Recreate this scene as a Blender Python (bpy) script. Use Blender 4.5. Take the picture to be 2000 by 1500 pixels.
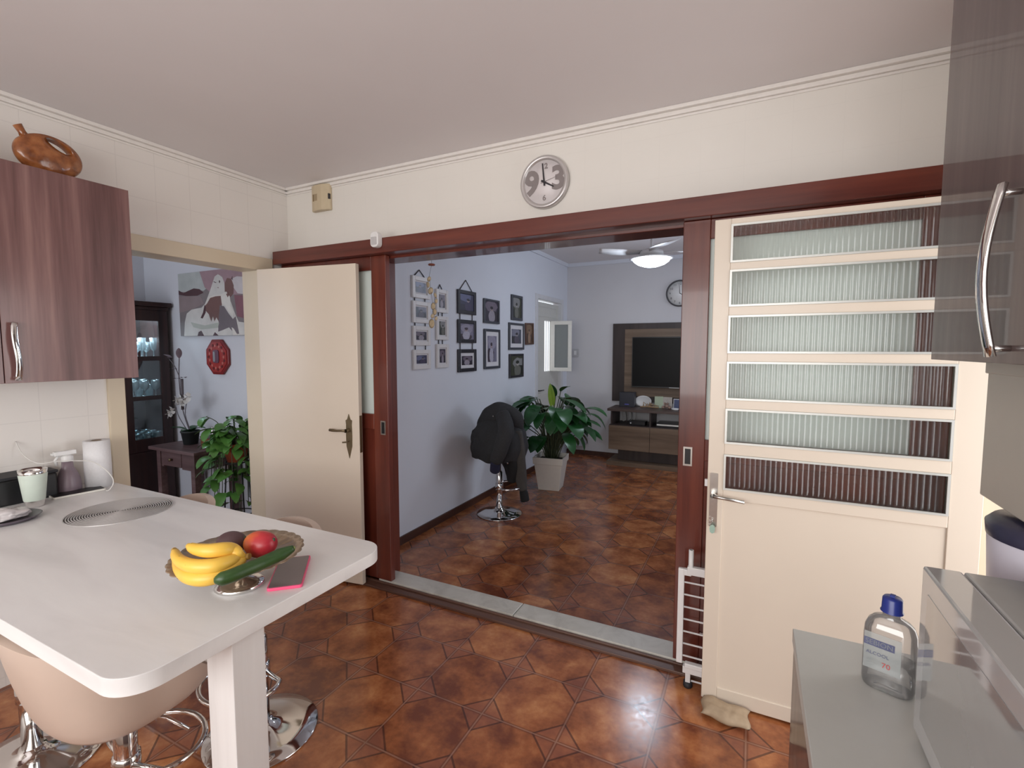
import bpy, bmesh, math, random
from mathutils import Vector, Matrix, noise
random.seed(7)
for o in list(bpy.data.objects): bpy.data.objects.remove(o)
S = bpy.context.scene
COL = S.collection
PI = math.pi
V = Vector

# ------------------------------------------------------------------ camera
F = 947.0; YAW = math.radians(26.4); PIT = math.radians(4.2); EYE = V((0, 0, 1.56))
cam_data = bpy.data.cameras.new('camera')
cam_data.sensor_width = 36; cam_data.lens = F / 2000 * 36
cam_data.clip_start = 0.02
cam = bpy.data.objects.new('camera', cam_data)
cam.location = EYE; cam.rotation_euler = (PI / 2 - PIT, 0, YAW)
COL.objects.link(cam); S.camera = cam

# ------------------------------------------------------------------ world, lights, exposure
W = bpy.data.worlds.new('world'); S.world = W; W.use_nodes = True
wn = W.node_tree.nodes; wn['Background'].inputs[0].default_value = (0.86, 0.93, 1.0, 1)
wn['Background'].inputs[1].default_value = 1.6
S.view_settings.view_transform = 'Standard'
S.view_settings.look = 'None'
S.view_settings.gamma = 1
S.view_settings.use_curve_mapping = False
S.view_settings.exposure = 0.0

def area(name, loc, rot, sx, sy, power, color):
    l = bpy.data.lights.new(name, 'AREA'); l.shape = 'RECTANGLE'; l.size = sx; l.size_y = sy
    l.energy = power; l.color = color
    o = bpy.data.objects.new(name, l); o.location = loc; o.rotation_euler = rot
    COL.objects.link(o); return o
# daylight entering by the kitchen window and side door; living and dining lamps are added fill
area('daylight_kitchen_window', (-0.9, -1.72, 1.62), (PI / 2, 0, 0), 3.0, 1.3, 70, (1.0, 0.965, 0.93))
area('daylight_side_door', (1.25, 1.80, 1.25), (0, PI / 2, 0), 1.9, 0.9, 17, (1.0, 0.95, 0.92))
area('added_living_daylight', (2.42, 5.0, 1.6), (0, PI / 2, 0), 1.3, 1.8, 22, (0.72, 0.82, 1.0))  # cool fill at an unseen window, added to light the living room
area('added_dining_daylight', (-4.2, -0.52, 1.6), (PI / 2, 0, 0), 1.4, 1.2, 22, (0.78, 0.86, 1.0))  # cool light added at the unseen front of the dining room

# ------------------------------------------------------------------ helpers
def ray(px, py):
    f = V((-math.sin(YAW) * math.cos(PIT), math.cos(YAW) * math.cos(PIT), -math.sin(PIT)))
    r = V((math.cos(YAW), math.sin(YAW), 0)); u = r.cross(f)
    return f + r * (px - 1000) / F - u * (py - 750) / F
def at(px, py, X=None, Y=None, Z=None):
    d = ray(px, py)
    t = (X - EYE.x) / d.x if X is not None else (Y - EYE.y) / d.y if Y is not None else (Z - EYE.z) / d.z
    return EYE + d * t

def lin(c):
    if isinstance(c, str):
        c = [int(c[i:i + 2], 16) / 255 for i in (0, 2, 4)]
        c = [x / 12.92 if x <= 0.04045 else ((x + 0.055) / 1.055) ** 2.4 for x in c]
    return (c[0], c[1], c[2], 1)

class NT:
    def __init__(s, name):
        s.m = bpy.data.materials.new(name); s.m.use_nodes = True
        s.t = s.m.node_tree; s.b = s.t.nodes['Principled BSDF']; s.out = s.t.nodes['Material Output']
    def n(s, typ, **kw):
        x = s.t.nodes.new(typ)
        for k, v in kw.items(): setattr(x, k, v)
        return x
    def l(s, a, b): s.t.links.new(a, b)
    def coord(s, scale=(1, 1, 1), kind='Object', loc=(0, 0, 0)):
        c = s.n('ShaderNodeTexCoord'); m = s.n('ShaderNodeMapping')
        m.inputs['Scale'].default_value = scale; m.inputs['Location'].default_value = loc
        s.l(c.outputs[kind], m.inputs['Vector']); return m.outputs[0]
    def math(s, op, a, b=None, c=None):
        x = s.n('ShaderNodeMath', operation=op)
        for i, v in enumerate((a, b, c)):
            if v is None: continue
            if isinstance(v, (int, float)): x.inputs[i].default_value = v
            else: s.l(v, x.inputs[i])
        return x.outputs[0]
    def noise(s, vec, scale, detail=3, rough=0.5, dist=0):
        x = s.n('ShaderNodeTexNoise'); s.l(vec, x.inputs['Vector'])
        x.inputs['Scale'].default_value = scale; x.inputs['Detail'].default_value = detail
        x.inputs['Roughness'].default_value = rough; x.inputs['Distortion'].default_value = dist
        return x.outputs['Fac']
    def ramp(s, fac, stops):
        r = s.n('ShaderNodeValToRGB'); e = r.color_ramp.elements
        while len(e) > 1: e.remove(e[-1])
        e[0].position = stops[0][0]; e[0].color = lin(stops[0][1])
        for p, c in stops[1:]:
            k = e.new(p); k.color = lin(c)
        s.l(fac, r.inputs[0]); return r.outputs[0]
    def mix(s, fac, a, b):
        x = s.n('ShaderNodeMix', data_type='RGBA')
        if isinstance(fac, (int, float)): x.inputs[0].default_value = fac
        else: s.l(fac, x.inputs[0])
        for i, v in ((6, a), (7, b)):
            if isinstance(v, (tuple, str)): x.inputs[i].default_value = lin(v)
            else: s.l(v, x.inputs[i])
        return x.outputs[2]
    def bump(s, h, strength=0.2, dist=0.01):
        x = s.n('ShaderNodeBump'); x.inputs['Strength'].default_value = strength; x.inputs['Distance'].default_value = dist
        s.l(h, x.inputs['Height']); s.l(x.outputs[0], s.b.inputs['Normal'])
    def base(s, c): s.l(c, s.b.inputs['Base Color'])
    def set(s, **k):
        for a, v in k.items(): s.b.inputs[a.replace('_', ' ')].default_value = v
        return s.m

def plain(name, col, rough=0.5, metal=0, coat=0, var=0.06, scale=30, bump=0, spec=0.5, coat_rough=0.05):
    """painted / plastic / metal surface with slight procedural unevenness"""
    k = NT(name); c = lin(col)
    v = k.coord()
    f = k.noise(v, scale, 3)
    d = tuple(x * (1 - var) for x in c[:3]); e = tuple(min(1, x * (1 + var)) for x in c[:3])
    k.base(k.mix(f, d, e))
    if bump: k.bump(f, bump, 0.002)
    return k.set(Roughness=rough, Metallic=metal, Coat_Weight=coat, Specular_IOR_Level=spec, Coat_Roughness=coat_rough)

def wood(name, c0, c1, c2=None, axis='Z', scale=14, rough=0.35, coat=0, stretch=14, bump=0.05, coat_rough=0.05, noisy=0.0):
    k = NT(name)
    sc = [1, 1, 1]; sc['XYZ'.index(axis)] = 1.0 / stretch
    v = k.coord(tuple(sc))
    f = k.noise(v, scale, 6, 0.62, 0.35)
    g = k.noise(v, scale * 3.2, 4, 0.6)
    h = k.math('ADD', k.math('MULTIPLY', f, 0.7), k.math('MULTIPLY', g, 0.3))
    k.base(k.ramp(h, [(0.34, c0), (0.5, c1), (0.66, c2 or c1)]))
    k.bump(h, bump, 0.002)
    return k.set(Roughness=rough, Coat_Weight=coat, Coat_Roughness=coat_rough)

def mb():
    return bmesh.new()
def bx(bm, x0, x1, y0, y1, z0, z1, mi=0, bev=0):
    x0, x1 = sorted((x0, x1)); y0, y1 = sorted((y0, y1)); z0, z1 = sorted((z0, z1))
    vs = [bm.verts.new(p) for p in ((x0, y0, z0), (x1, y0, z0), (x1, y1, z0), (x0, y1, z0), (x0, y0, z1), (x1, y0, z1), (x1, y1, z1), (x0, y1, z1))]
    fs = [bm.faces.new([vs[i] for i in q]) for q in ((3, 2, 1, 0), (4, 5, 6, 7), (0, 1, 5, 4), (1, 2, 6, 5), (2, 3, 7, 6), (3, 0, 4, 7))]
    for f in fs: f.material_index = mi
    if bev:
        es = list({e for f in fs for e in f.edges})
        r = bmesh.ops.bevel(bm, geom=es, offset=bev, segments=2, affect='EDGES', profile=0.5)
        for f in r['faces']: f.material_index = mi
    return bm
def xf(bm, M, verts=None):
    bmesh.ops.transform(bm, matrix=M, verts=verts or bm.verts[:])
    return bm
def lathe(bm, prof, seg=32, c=(0, 0, 0), mi=0, smooth=True, axis='Z'):
    rings = []
    for r, z in prof:
        ring = []
        if r < 1e-6:
            ring = [bm.verts.new(_ax(0, 0, z, axis, c))]
        else:
            for i in range(seg):
                a = 2 * PI * i / seg
                ring.append(bm.verts.new(_ax(r * math.cos(a), r * math.sin(a), z, axis, c)))
        rings.append(ring)
    for a, b in zip(rings, rings[1:]):
        for i in range(seg):
            j = (i + 1) % seg
            q = [a[i % len(a)], a[j % len(a)], b[j % len(b)], b[i % len(b)]]
            u = []
            for w in q:
                if w not in u: u.append(w)
            if len(u) > 2:
                f = bm.faces.new(u); f.material_index = mi; f.smooth = smooth
    return bm
def _ax(x, y, z, axis, c):
    if axis == 'Z': p = (x, y, z)
    elif axis == 'Y': p = (x, z, y)
    else: p = (z, x, y)
    return (p[0] + c[0], p[1] + c[1], p[2] + c[2])
def tube(bm, pts, r, seg=8, mi=0, closed=False, flat=1.0, cap=True, upv=None):
    """sweep a round / elliptical section (r may be a list) through points"""
    P = [V(p) for p in pts]; n = len(P)
    R = r if isinstance(r, (list, tuple)) else [r] * n
    rings = []; up = V(upv) if upv else None
    for i in range(n):
        t = (P[(i + 1) % n] - P[i - 1]) if closed else (P[min(i + 1, n - 1)] - P[max(i - 1, 0)])
        t.normalize()
        if up is None:
            up = V((0, 0, 1)) if abs(t.z) < 0.9 else V((1, 0, 0))
        s = t.cross(up).normalized(); w = s.cross(t).normalized()
        if not upv: up = w
        rings.append([bm.verts.new(P[i] + s * (R[i] * math.cos(2 * PI * k / seg)) + w * (R[i] * flat * math.sin(2 * PI * k / seg))) for k in range(seg)])
    m = n if closed else n - 1
    for i in range(m):
        a, b = rings[i], rings[(i + 1) % n]
        for k in range(seg):
            f = bm.faces.new([a[k], a[(k + 1) % seg], b[(k + 1) % seg], b[k]]); f.material_index = mi; f.smooth = True
    if cap and not closed:
        for q in (rings[0][::-1], rings[-1]):
            f = bm.faces.new(q); f.material_index = mi
    return bm
def spline(pts, n=6):
    P = [V(p) for p in pts]; out = []
    for i in range(len(P) - 1):
        a, b, c, d = P[max(i - 1, 0)], P[i], P[i + 1], P[min(i + 2, len(P) - 1)]
        for k in range(n):
            t = k / n
            out.append(0.5 * ((2 * b) + (c - a) * t + (2 * a - 5 * b + 4 * c - d) * t * t + (3 * b - a - 3 * c + d) * t ** 3))
    out.append(P[-1]); return out
def prism(bm, out, d0, d1, plane='XY', mi=0, smooth_side=False):
    """extrude a 2-D outline between d0 and d1 along the remaining axis"""
    def p3(a, b, d):
        return {'XY': (a, b, d), 'XZ': (a, d, b), 'YZ': (d, a, b)}[plane]
    A = [bm.verts.new(p3(a, b, d0)) for a, b in out]; B = [bm.verts.new(p3(a, b, d1)) for a, b in out]
    n = len(out)
    fs = [bm.faces.new(A[::-1]), bm.faces.new(B)]
    for i in range(n):
        f = bm.faces.new([A[i], A[(i + 1) % n], B[(i + 1) % n], B[i]]); f.smooth = smooth_side; fs.append(f)
    for f in fs: f.material_index = mi
    return bm
def rrect(x0, x1, y0, y1, r, seg=6, corners=(1, 1, 1, 1)):
    o = []
    for k, (cx, cy, a0) in enumerate(((x1 - r, y1 - r, 0), (x0 + r, y1 - r, 90), (x0 + r, y0 + r, 180), (x1 - r, y0 + r, 270))):
        if not corners[k]:
            o.append(((x1, x0, x0, x1)[k], (y1, y1, y0, y0)[k])); continue
        for i in range(seg + 1):
            a = math.radians(a0 + 90 * i / seg); o.append((cx + r * math.cos(a), cy + r * math.sin(a)))
    return o
def obj(name, bm, mats, parent=None, bevel=0, sub=0, world=True, fixn=True, solid=0):
    if fixn: bmesh.ops.recalc_face_normals(bm, faces=bm.faces[:])
    if parent is not None and world:
        Mc = Matrix.Identity(4); pp_ = parent
        while pp_ is not None: Mc = pp_.matrix_basis @ Mc; pp_ = pp_.parent
        xf(bm, Mc.inverted())
    elif parent is None and not name.startswith('~'):
        # put the origin at the base of the mesh
        pass
    me = bpy.data.meshes.new(name); bm.to_mesh(me); bm.free()
    o = bpy.data.objects.new(name, me)
    for m in (mats if isinstance(mats, (list, tuple)) else [mats]): me.materials.append(m)
    COL.objects.link(o)
    if parent is not None: o.parent = parent
    if bevel:
        b = o.modifiers.new('bevel', 'BEVEL'); b.width = bevel; b.segments = 2; b.limit_method = 'ANGLE'; b.angle_limit = 0.7
        w_ = o.modifiers.new('normals', 'WEIGHTED_NORMAL'); w_.keep_sharp = True
    if solid:
        q = o.modifiers.new('solid', 'SOLIDIFY'); q.thickness = solid; q.offset = 0
    if sub:
        q = o.modifiers.new('sub', 'SUBSURF'); q.levels = sub; q.render_levels = sub
    return o
def thing(name, label, cat, loc=(0, 0, 0), rz=0, group=None, kind=None):
    o = bpy.data.objects.new(name, None); COL.objects.link(o)
    o.empty_display_size = 0.1
    o.matrix_basis = Matrix.Translation(V(loc)) @ Matrix.Rotation(rz, 4, 'Z')
    o['label'] = label; o['category'] = cat
    if group: o['group'] = group
    if kind: o['kind'] = kind
    return o
def tag(o, label, cat, group=None, kind=None):
    o['label'] = label; o['category'] = cat
    if group: o['group'] = group
    if kind: o['kind'] = kind
    return o
def struct(name, bm, m, label, cat, **k):
    return tag(obj(name, bm, m, **k), label, cat, kind='structure')
def copy_tree(o, parent=None):
    c = o.copy(); COL.objects.link(c); c.parent = parent
    for ch in list(o.children): copy_tree(ch, c)
    return c
def text_bm(bm, s, size, M, mi=0, ext=0.001, align='CENTER', bold=0):
    cu = bpy.data.curves.new('t', 'FONT'); cu.body = s; cu.size = size; cu.align_x = align; cu.align_y = 'CENTER'
    cu.extrude = ext; cu.offset = bold; cu.resolution_u = 4
    o = bpy.data.objects.new('t', cu); COL.objects.link(o)
    bpy.context.view_layer.update()
    me = bpy.data.meshes.new_from_object(o.evaluated_get(bpy.context.evaluated_depsgraph_get()))
    bpy.data.objects.remove(o); bpy.data.curves.remove(cu)
    n0 = len(bm.verts); f0 = len(bm.faces)
    bm.from_mesh(me); bm.verts.ensure_lookup_table(); bm.faces.ensure_lookup_table()
    vs = bm.verts[n0:]
    bmesh.ops.transform(bm, matrix=M, verts=vs)
    for f in bm.faces[f0:]: f.material_index = mi
    bpy.data.meshes.remove(me)
FACE_NY = Matrix(((1, 0, 0), (0, 0, -1), (0, 1, 0))).to_4x4()   # text reading on a wall seen from -Y
FACE_PX = Matrix(((0, 0, 1), (1, 0, 0), (0, 1, 0))).to_4x4()    # text on a surface facing +X
FACE_NX = Matrix(((0, 0, -1), (-1, 0, 0), (0, 1, 0))).to_4x4()

# ------------------------------------------------------------------ materials
def floor_mat():
    k = NT('glazed_octagon_tile'); s = 0.338; x0, y0 = -0.99, 1.705
    c = k.n('ShaderNodeTexCoord'); sp = k.n('ShaderNodeSeparateXYZ'); k.l(c.outputs['Object'], sp.inputs[0])
    gx = k.math('DIVIDE', k.math('SUBTRACT', sp.outputs[0], x0), s); gy = k.math('DIVIDE', k.math('SUBTRACT', sp.outputs[1], y0), s)
    ux = k.math('ABSOLUTE', k.math('SUBTRACT', k.math('FRACT', gx), 0.5)); uy = k.math('ABSOLUTE', k.math('SUBTRACT', k.math('FRACT', gy), 0.5))
    mx = k.math('MAXIMUM', ux, uy); sm = k.math('ADD', ux, uy)
    cell = k.n('ShaderNodeCombineXYZ'); k.l(k.math('FLOOR', gx), cell.inputs[0]); k.l(k.math('FLOOR', gy), cell.inputs[1])
    wn_ = k.n('ShaderNodeTexWhiteNoise', noise_dimensions='3D'); k.l(cell.outputs[0], wn_.inputs[0])
    n1 = k.noise(c.outputs['Object'], 7, 3, 0.5, 0.2); n2 = k.noise(c.outputs['Object'], 40, 4, 0.6)
    n = k.math('ADD', k.math('ADD', k.math('MULTIPLY', n1, 0.62), k.math('MULTIPLY', n2, 0.22)), k.math('MULTIPLY', wn_.outputs[0], 0.16))
    col = k.ramp(n, [(0.36, (0.15, 0.042, 0.019)), (0.50, (0.30, 0.098, 0.036)), (0.62, (0.45, 0.175, 0.068)), (0.74, (0.58, 0.28, 0.12))])
    # octagon: dark raised band between octagon and corner triangles
    band = k.math('LESS_THAN', k.math('ABSOLUTE', k.math('SUBTRACT', sm, 0.70)), 0.017)
    tri = k.math('GREATER_THAN', sm, 0.71)
    side = k.math('GREATER_THAN', mx, 0.474)
    grout = k.math('GREATER_THAN', mx, 0.491)
    col = k.mix(k.math('MULTIPLY', tri, 0.5), col, (0.26, 0.090, 0.055))
    col = k.mix(k.math('MULTIPLY', side, 0.55), col, (0.11, 0.034, 0.018))
    col = k.mix(k.math('MULTIPLY', band, 0.75), col, (0.05, 0.017, 0.012))
    gcol = k.mix(n1, (0.10, 0.035, 0.022), (0.50, 0.27, 0.18))
    col = k.mix(k.math('MULTIPLY', grout, 0.8), col, gcol)
    k.base(col)
    h = k.math('SUBTRACT', k.math('SUBTRACT', 1.0, k.math('MULTIPLY', grout, 0.8)), k.math('MULTIPLY', band, 0.35))
    h = k.math('ADD', h, k.math('MULTIPLY', n1, 0.5))
    k.bump(h, 0.28, 0.004)
    rr = k.math('ADD', 0.10, k.math('MULTIPLY', n2, 0.2)); k.l(rr, k.b.inputs['Roughness'])
    return k.set(Specular_IOR_Level=0.6)
def wall_mat(name, c, tile=None, rough=0.6, lines=0.07, tile_axes='YZ'):
    k = NT(name); v = k.coord(); n = k.noise(v, 3, 4); n2 = k.noise(v, 60, 3)
    a = lin(c)[:3]
    col = k.mix(n, tuple(x * 0.97 for x in a), tuple(min(1, x * 1.02) for x in a))
    h = k.math('MULTIPLY', n2, 0.3)
    if tile:
        sp = k.n('ShaderNodeSeparateXYZ'); k.l(v, sp.inputs[0])
        def line(o, s, off):
            f = k.math('ABSOLUTE', k.math('SUBTRACT', k.math('FRACT', k.math('DIVIDE', k.math('SUBTRACT', o, off), s)), 0.5))
            return k.math('GREATER_THAN', f, 0.5 - 0.0018 / s)
        ai = 'XYZ'.index(tile_axes[0])
        g = k.math('MAXIMUM', line(sp.outputs[ai], tile[0], tile[2]), line(sp.outputs[2], tile[1], tile[3]))
        col = k.mix(k.math('MULTIPLY', g, lines), col, (0.12, 0.10, 0.10))
        h = k.math('SUBTRACT', h, k.math('MULTIPLY', g, .35))
    k.base(col); k.bump(h, 0.12, 0.002)
    return k.set(Roughness=rough)
M = {}
M['floor'] = floor_mat()
M['wall_tile'] = wall_mat('cream_wall_tile', (0.80, 0.755, 0.71), (0.187, 0.195, 1.06, 1.215), 0.3, 0.10)
M['wall_tile_back'] = wall_mat('cream_wall_tile_back', (0.80, 0.765, 0.71), (0.187, 0.195, -1.0, 2.19), 0.45, 0.02, 'XZ')
M['ceiling'] = wall_mat('ceiling_paint', (0.76, 0.72, 0.72))
M['wall_living'] = wall_mat('cool_white_paint', (0.68, 0.70, 0.76), None, 0.7)
M['wall_far'] = wall_mat('grey_white_paint', (0.62, 0.61, 0.63), None, 0.8)
M['wall_dining'] = wall_mat('dining_paint', (0.64, 0.64, 0.67), None, 0.8)
M['cornice'] = plain('white_cornice', (0.80, 0.76, 0.72), 0.5)
M['cream'] = plain('cream_enamel', (0.69, 0.60, 0.50), 0.32, var=0.02, scale=6)
M['cream_frame'] = plain('cream_frame_enamel', (0.66, 0.56, 0.42), 0.35, var=0.03, scale=6)
M['mahogany'] = wood('varnished_mahogany', (0.065, 0.012, 0.008), (0.125, 0.026, 0.016), (0.175, 0.040, 0.022), 'Z', 9, 0.28, 0.3, 16)
M['mahogany_h'] = wood('varnished_mahogany_beam', (0.065, 0.012, 0.008), (0.12, 0.026, 0.017), (0.165, 0.038, 0.022), 'X', 9, 0.28, 0.3, 16)
M['marble'] = NT('white_marble')
_k = M['marble']; _v = _k.coord(); _k.base(_k.ramp(_k.noise(_v, 5, 8, 0.65, 1.5), [(0.30, (0.42, 0.40, 0.36)), (0.5, (0.54, 0.52, 0.47)), (0.7, (0.60, 0.58, 0.53))])); M['marble'] = _k.set(Roughness=0.35)
M['gloss_wood'] = wood('glossy_brown_laminate', (0.085, 0.032, 0.030), (0.17, 0.078, 0.072), (0.27, 0.145, 0.130), 'Z', 11, 0.35, 0.6, 22, 0.0, 0.16)
M['gloss_dark'] = wood('glossy_taupe_laminate', (0.060, 0.036, 0.034), (0.085, 0.055, 0.052), (0.12, 0.085, 0.078), 'Z', 16, 0.45, 0.42, 22, 0.0, 0.03)
def table_mat():
    k = NT('whitewashed_ash_laminate'); v = k.coord((0.22, 1, 1))
    n = k.noise(v, 8, 5, 0.6, 1.6)
    w = k.n('ShaderNodeTexWave', wave_type='RINGS', bands_direction='Y'); k.l(v, w.inputs[0]); w.inputs['Scale'].default_value = 3.0; w.inputs['Distortion'].default_value = 9; w.inputs['Detail'].default_value = 3
    f = k.math('ADD', k.math('MULTIPLY', n, 0.6), k.math('MULTIPLY', w.outputs[1], 0.4))
    k.base(k.ramp(f, [(0.2, (0.70, 0.685, 0.68)), (0.5, (0.79, 0.775, 0.77)), (0.8, (0.84, 0.83, 0.82))]))
    k.bump(f, 0.08, 0.001); return k.set(Roughness=0.33)
M['table'] = table_mat()
M['chrome'] = plain('chrome', (0.78, 0.77, 0.76), 0.08, 1.0, var=0.02)
M['steel'] = plain('brushed_steel', (0.55, 0.53, 0.50), 0.28, 1.0, var=0.05, scale=80)
M['alu'] = plain('aluminium_bead', (0.60, 0.60, 0.57), 0.4, 0.5, var=0.04)
M['brass'] = plain('aged_brass', (0.20, 0.155, 0.095), 0.42, 0.8, var=0.2)
M['leather'] = plain('tan_leatherette', (0.58, 0.46, 0.385), 0.42, var=0.04, scale=9, bump=0.05)
M['white_metal'] = plain('white_painted_metal', (0.78, 0.77, 0.77), 0.3)
M['white_plastic'] = plain('white_plastic', (0.78, 0.77, 0.76), 0.35)
M['black'] = plain('black_plastic', (0.012, 0.012, 0.014), 0.3)
M['black_rubber'] = plain('black_rubber', (0.02, 0.02, 0.025), 0.6)
M['ink'] = plain('dark_print', (0.03, 0.025, 0.03), 0.5)
M['white_lac'] = plain('white_high_gloss_lacquer', (0.46, 0.455, 0.44), 0.10, coat=0.6, var=0.02)
M['taupe'] = plain('taupe_melamine', (0.44, 0.41, 0.36), 0.4, var=0.03)
M['frost'] = None
def glassmix(name, tint, trans, gloss=0.2, rough=0.03, white=0.0, wcol=(0.8, 0.85, 0.85)):
    """thin sheet glass: see-through part plus Fresnel gloss, so that daylight passes through it"""
    k = NT(name)
    t = k.n('ShaderNodeBsdfTransparent'); t.inputs[0].default_value = lin(tint)
    g = k.n('ShaderNodeBsdfGlossy'); g.inputs['Roughness'].default_value = rough
    fr = k.n('ShaderNodeLayerWeight'); fr.inputs[0].default_value = 0.35
    m = k.n('ShaderNodeMixShader')
    f = k.math('ADD', k.math('MULTIPLY', fr.outputs['Fresnel'], 0.8), gloss); k.l(f, m.inputs[0])
    k.l(t.outputs[0], m.inputs[1]); k.l(g.outputs[0], m.inputs[2]); last = m
    if white:
        d = k.n('ShaderNodeBsdfPrincipled'); d.inputs['Base Color'].default_value = lin(wcol); d.inputs['Roughness'].default_value = 0.5
        tr = k.n('ShaderNodeBsdfTranslucent'); tr.inputs[0].default_value = lin(wcol)
        a = k.n('ShaderNodeMixShader'); a.inputs[0].default_value = 0.45; k.l(d.outputs[0], a.inputs[1]); k.l(tr.outputs[0], a.inputs[2])
        b = k.n('ShaderNodeMixShader'); b.inputs[0].default_value = white; k.l(last.outputs[0], b.inputs[1]); k.l(a.outputs[0], b.inputs[2]); last = b
    k.l(last.outputs[0], k.out.inputs[0]); k.t.nodes.remove(k.b)
    return k.m
M['reeded'] = glassmix('reeded_glass', (0.99, 1.0, 0.99), 1, 0.02, 0.10, 0.05, (0.75, 0.82, 0.8))
M['frost'] = glassmix('frosted_glass', (0.75, 0.85, 0.83), 1, 0.02, 0.3, 0.98, (0.93, 0.99, 0.96))
M['pane'] = glassmix('clear_glass', (0.86, 0.93, 0.95), 1, 0.05, 0.02)
M['glassware'] = glassmix('glassware', (0.80, 0.88, 0.92), 1, 0.42, 0.08, 0.25, (0.85, 0.92, 0.95))
M['clear_plastic'] = glassmix('clear_bottle_plastic', (0.93, 0.93, 0.93), 1, 0.08, 0.08, 0.10, (0.75, 0.73, 0.74))
M['mirror'] = plain('mirror', (0.55, 0.62, 0.66), 0.08, 1.0)
M['dark_wood'] = wood('dark_antique_wood', (0.010, 0.004, 0.004), (0.026, 0.009, 0.008), (0.05, 0.017, 0.014), 'Z', 9, 0.35)
M['table_wood'] = wood('worn_purple_brown_wood', (0.055, 0.028, 0.028), (0.12, 0.068, 0.066), (0.21, 0.14, 0.135), 'X', 9, 0.45)
M['rustic'] = wood('rustic_oak_laminate', (0.07, 0.042, 0.026), (0.145, 0.093, 0.058), (0.22, 0.15, 0.10), 'X', 7, 0.5)
M['rustic_dark'] = wood('dark_wenge_laminate', (0.018, 0.010, 0.009), (0.034, 0.020, 0.018), (0.052, 0.034, 0.03), 'Z', 7, 0.5)
M['rustic_top'] = wood('grey_brown_top', (0.045, 0.028, 0.022), (0.085, 0.055, 0.046), (0.13, 0.09, 0.075), 'X', 7, 0.5)
M['baseb'] = wood('dark_red_baseboard', (0.035, 0.012, 0.008), (0.06, 0.022, 0.014), (0.09, 0.035, 0.022), 'Y', 7, 0.4)
M['leaf'] = None
def leaf_mat(name, c0, c1):
    k = NT(name); v = k.coord(); k.base(k.mix(k.noise(v, 14, 3), c0, c1))
    return k.set(Roughness=0.33, Specular_IOR_Level=0.5)
M['leaf'] = leaf_mat('dark_green_leaf', (0.008, 0.045, 0.012), (0.025, 0.12, 0.03))
M['leaf2'] = leaf_mat('pothos_leaf', (0.035, 0.12, 0.02), (0.12, 0.28, 0.06))
M['leaf_new'] = leaf_mat('young_yellow_leaf', (0.18, 0.33, 0.03), (0.3, 0.45, 0.06))
M['stem'] = plain('brown_green_stem', (0.05, 0.065, 0.03), 0.6, var=0.3)
M['soil'] = plain('soil', (0.02, 0.012, 0.008), 0.9, var=0.5)

# ------------------------------------------------------------------ room shell
XL, XR, YW = -3.05, 0.76, 2.49      # kitchen left wall, right wall, back wall face
CEIL = 2.70; LC = 2.79               # kitchen and living ceilings
YF = 6.80; XLV = -2.47               # living far wall and left wall
bm = mb(); bx(bm, -5.6, 2.7, -1.75, 7.0, -0.12, 0); struct('floor', bm, M['floor'], 'brown glazed floor tiles with embossed octagons', 'floor')
bm = mb(); bx(bm, XL - 0.16, XR + 0.15, -1.75, YW + 0.11, CEIL, CEIL + 0.1); struct('ceiling', bm, M['ceiling'], 'plain mauve-white kitchen ceiling', 'ceiling')
bm = mb(); bx(bm, XLV - 0.12, 2.7, YW + 0.11, 7.0, LC, LC + 0.1); struct('ceiling', bm, M['ceiling'], 'living room ceiling above the fan', 'ceiling')
bm = mb(); bx(bm, -5.6, XL - 0.16, -0.75, 2.75, 2.62, 2.72); struct('ceiling', bm, M['ceiling'], 'dining room ceiling', 'ceiling')
OX0, OX1 = -2.185, -0.22             # opening of the wide doorway
bm = mb()
bx(bm, XL - 0.16, OX0 - 0.045, YW, YW + 0.11, 0, LC); bx(bm, -0.17, XR + 0.15, YW, YW + 0.11, 0, LC)
bx(bm, OX0 - 0.045, -0.17, YW, YW + 0.11, 2.15, LC)
bx(bm, XR + 0.15, 2.7, YW, YW + 0.11, 0, LC)
struct('wall_back', bm, M['wall_tile_back'], 'cream kitchen wall above the wooden beam', 'wall')
# left wall with doorway to dining room  (doorway Y 1.41..2.24, top 2.10)
DY0, DY1, DZ = 1.405, 2.245, 2.10
bm = mb()
bx(bm, XL - 0.16, XL, -1.75, DY0, 0, CEIL); bx(bm, XL - 0.16, XL, DY0, DY1, DZ, CEIL); bx(bm, XL - 0.16, XL, DY1, YW, 0, CEIL)
struct('wall_left', bm, M['wall_tile'], 'cream tiled kitchen wall with the doorway to the dining room', 'wall')
# right wall with side door opening (Y 1.36..2.28)
bm = mb()
bx(bm, XR, XR + 0.15, -1.75, 1.36, 0, CEIL); bx(bm, XR, XR + 0.15, 1.36, 2.28, 2.13, CEIL); bx(bm, XR, XR + 0.15, 2.28, YW, 0, CEIL)
struct('wall_right', bm, M['wall_tile_back'], 'kitchen wall with the open side door', 'wall')
bm = mb()
bx(bm, XL - 0.16, -2.45, -1.75, -1.6, 0, CEIL); bx(bm, 0.65, XR + 0.15, -1.75, -1.6, 0, CEIL)
bx(bm, -2.45, 0.65, -1.75, -1.6, 0, 0.95); bx(bm, -2.45, 0.65, -1.75, -1.6, 2.3, CEIL)
struct('wall_front', bm, M['wall_tile_back'], 'kitchen wall with the window behind the viewer', 'wall')
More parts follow.
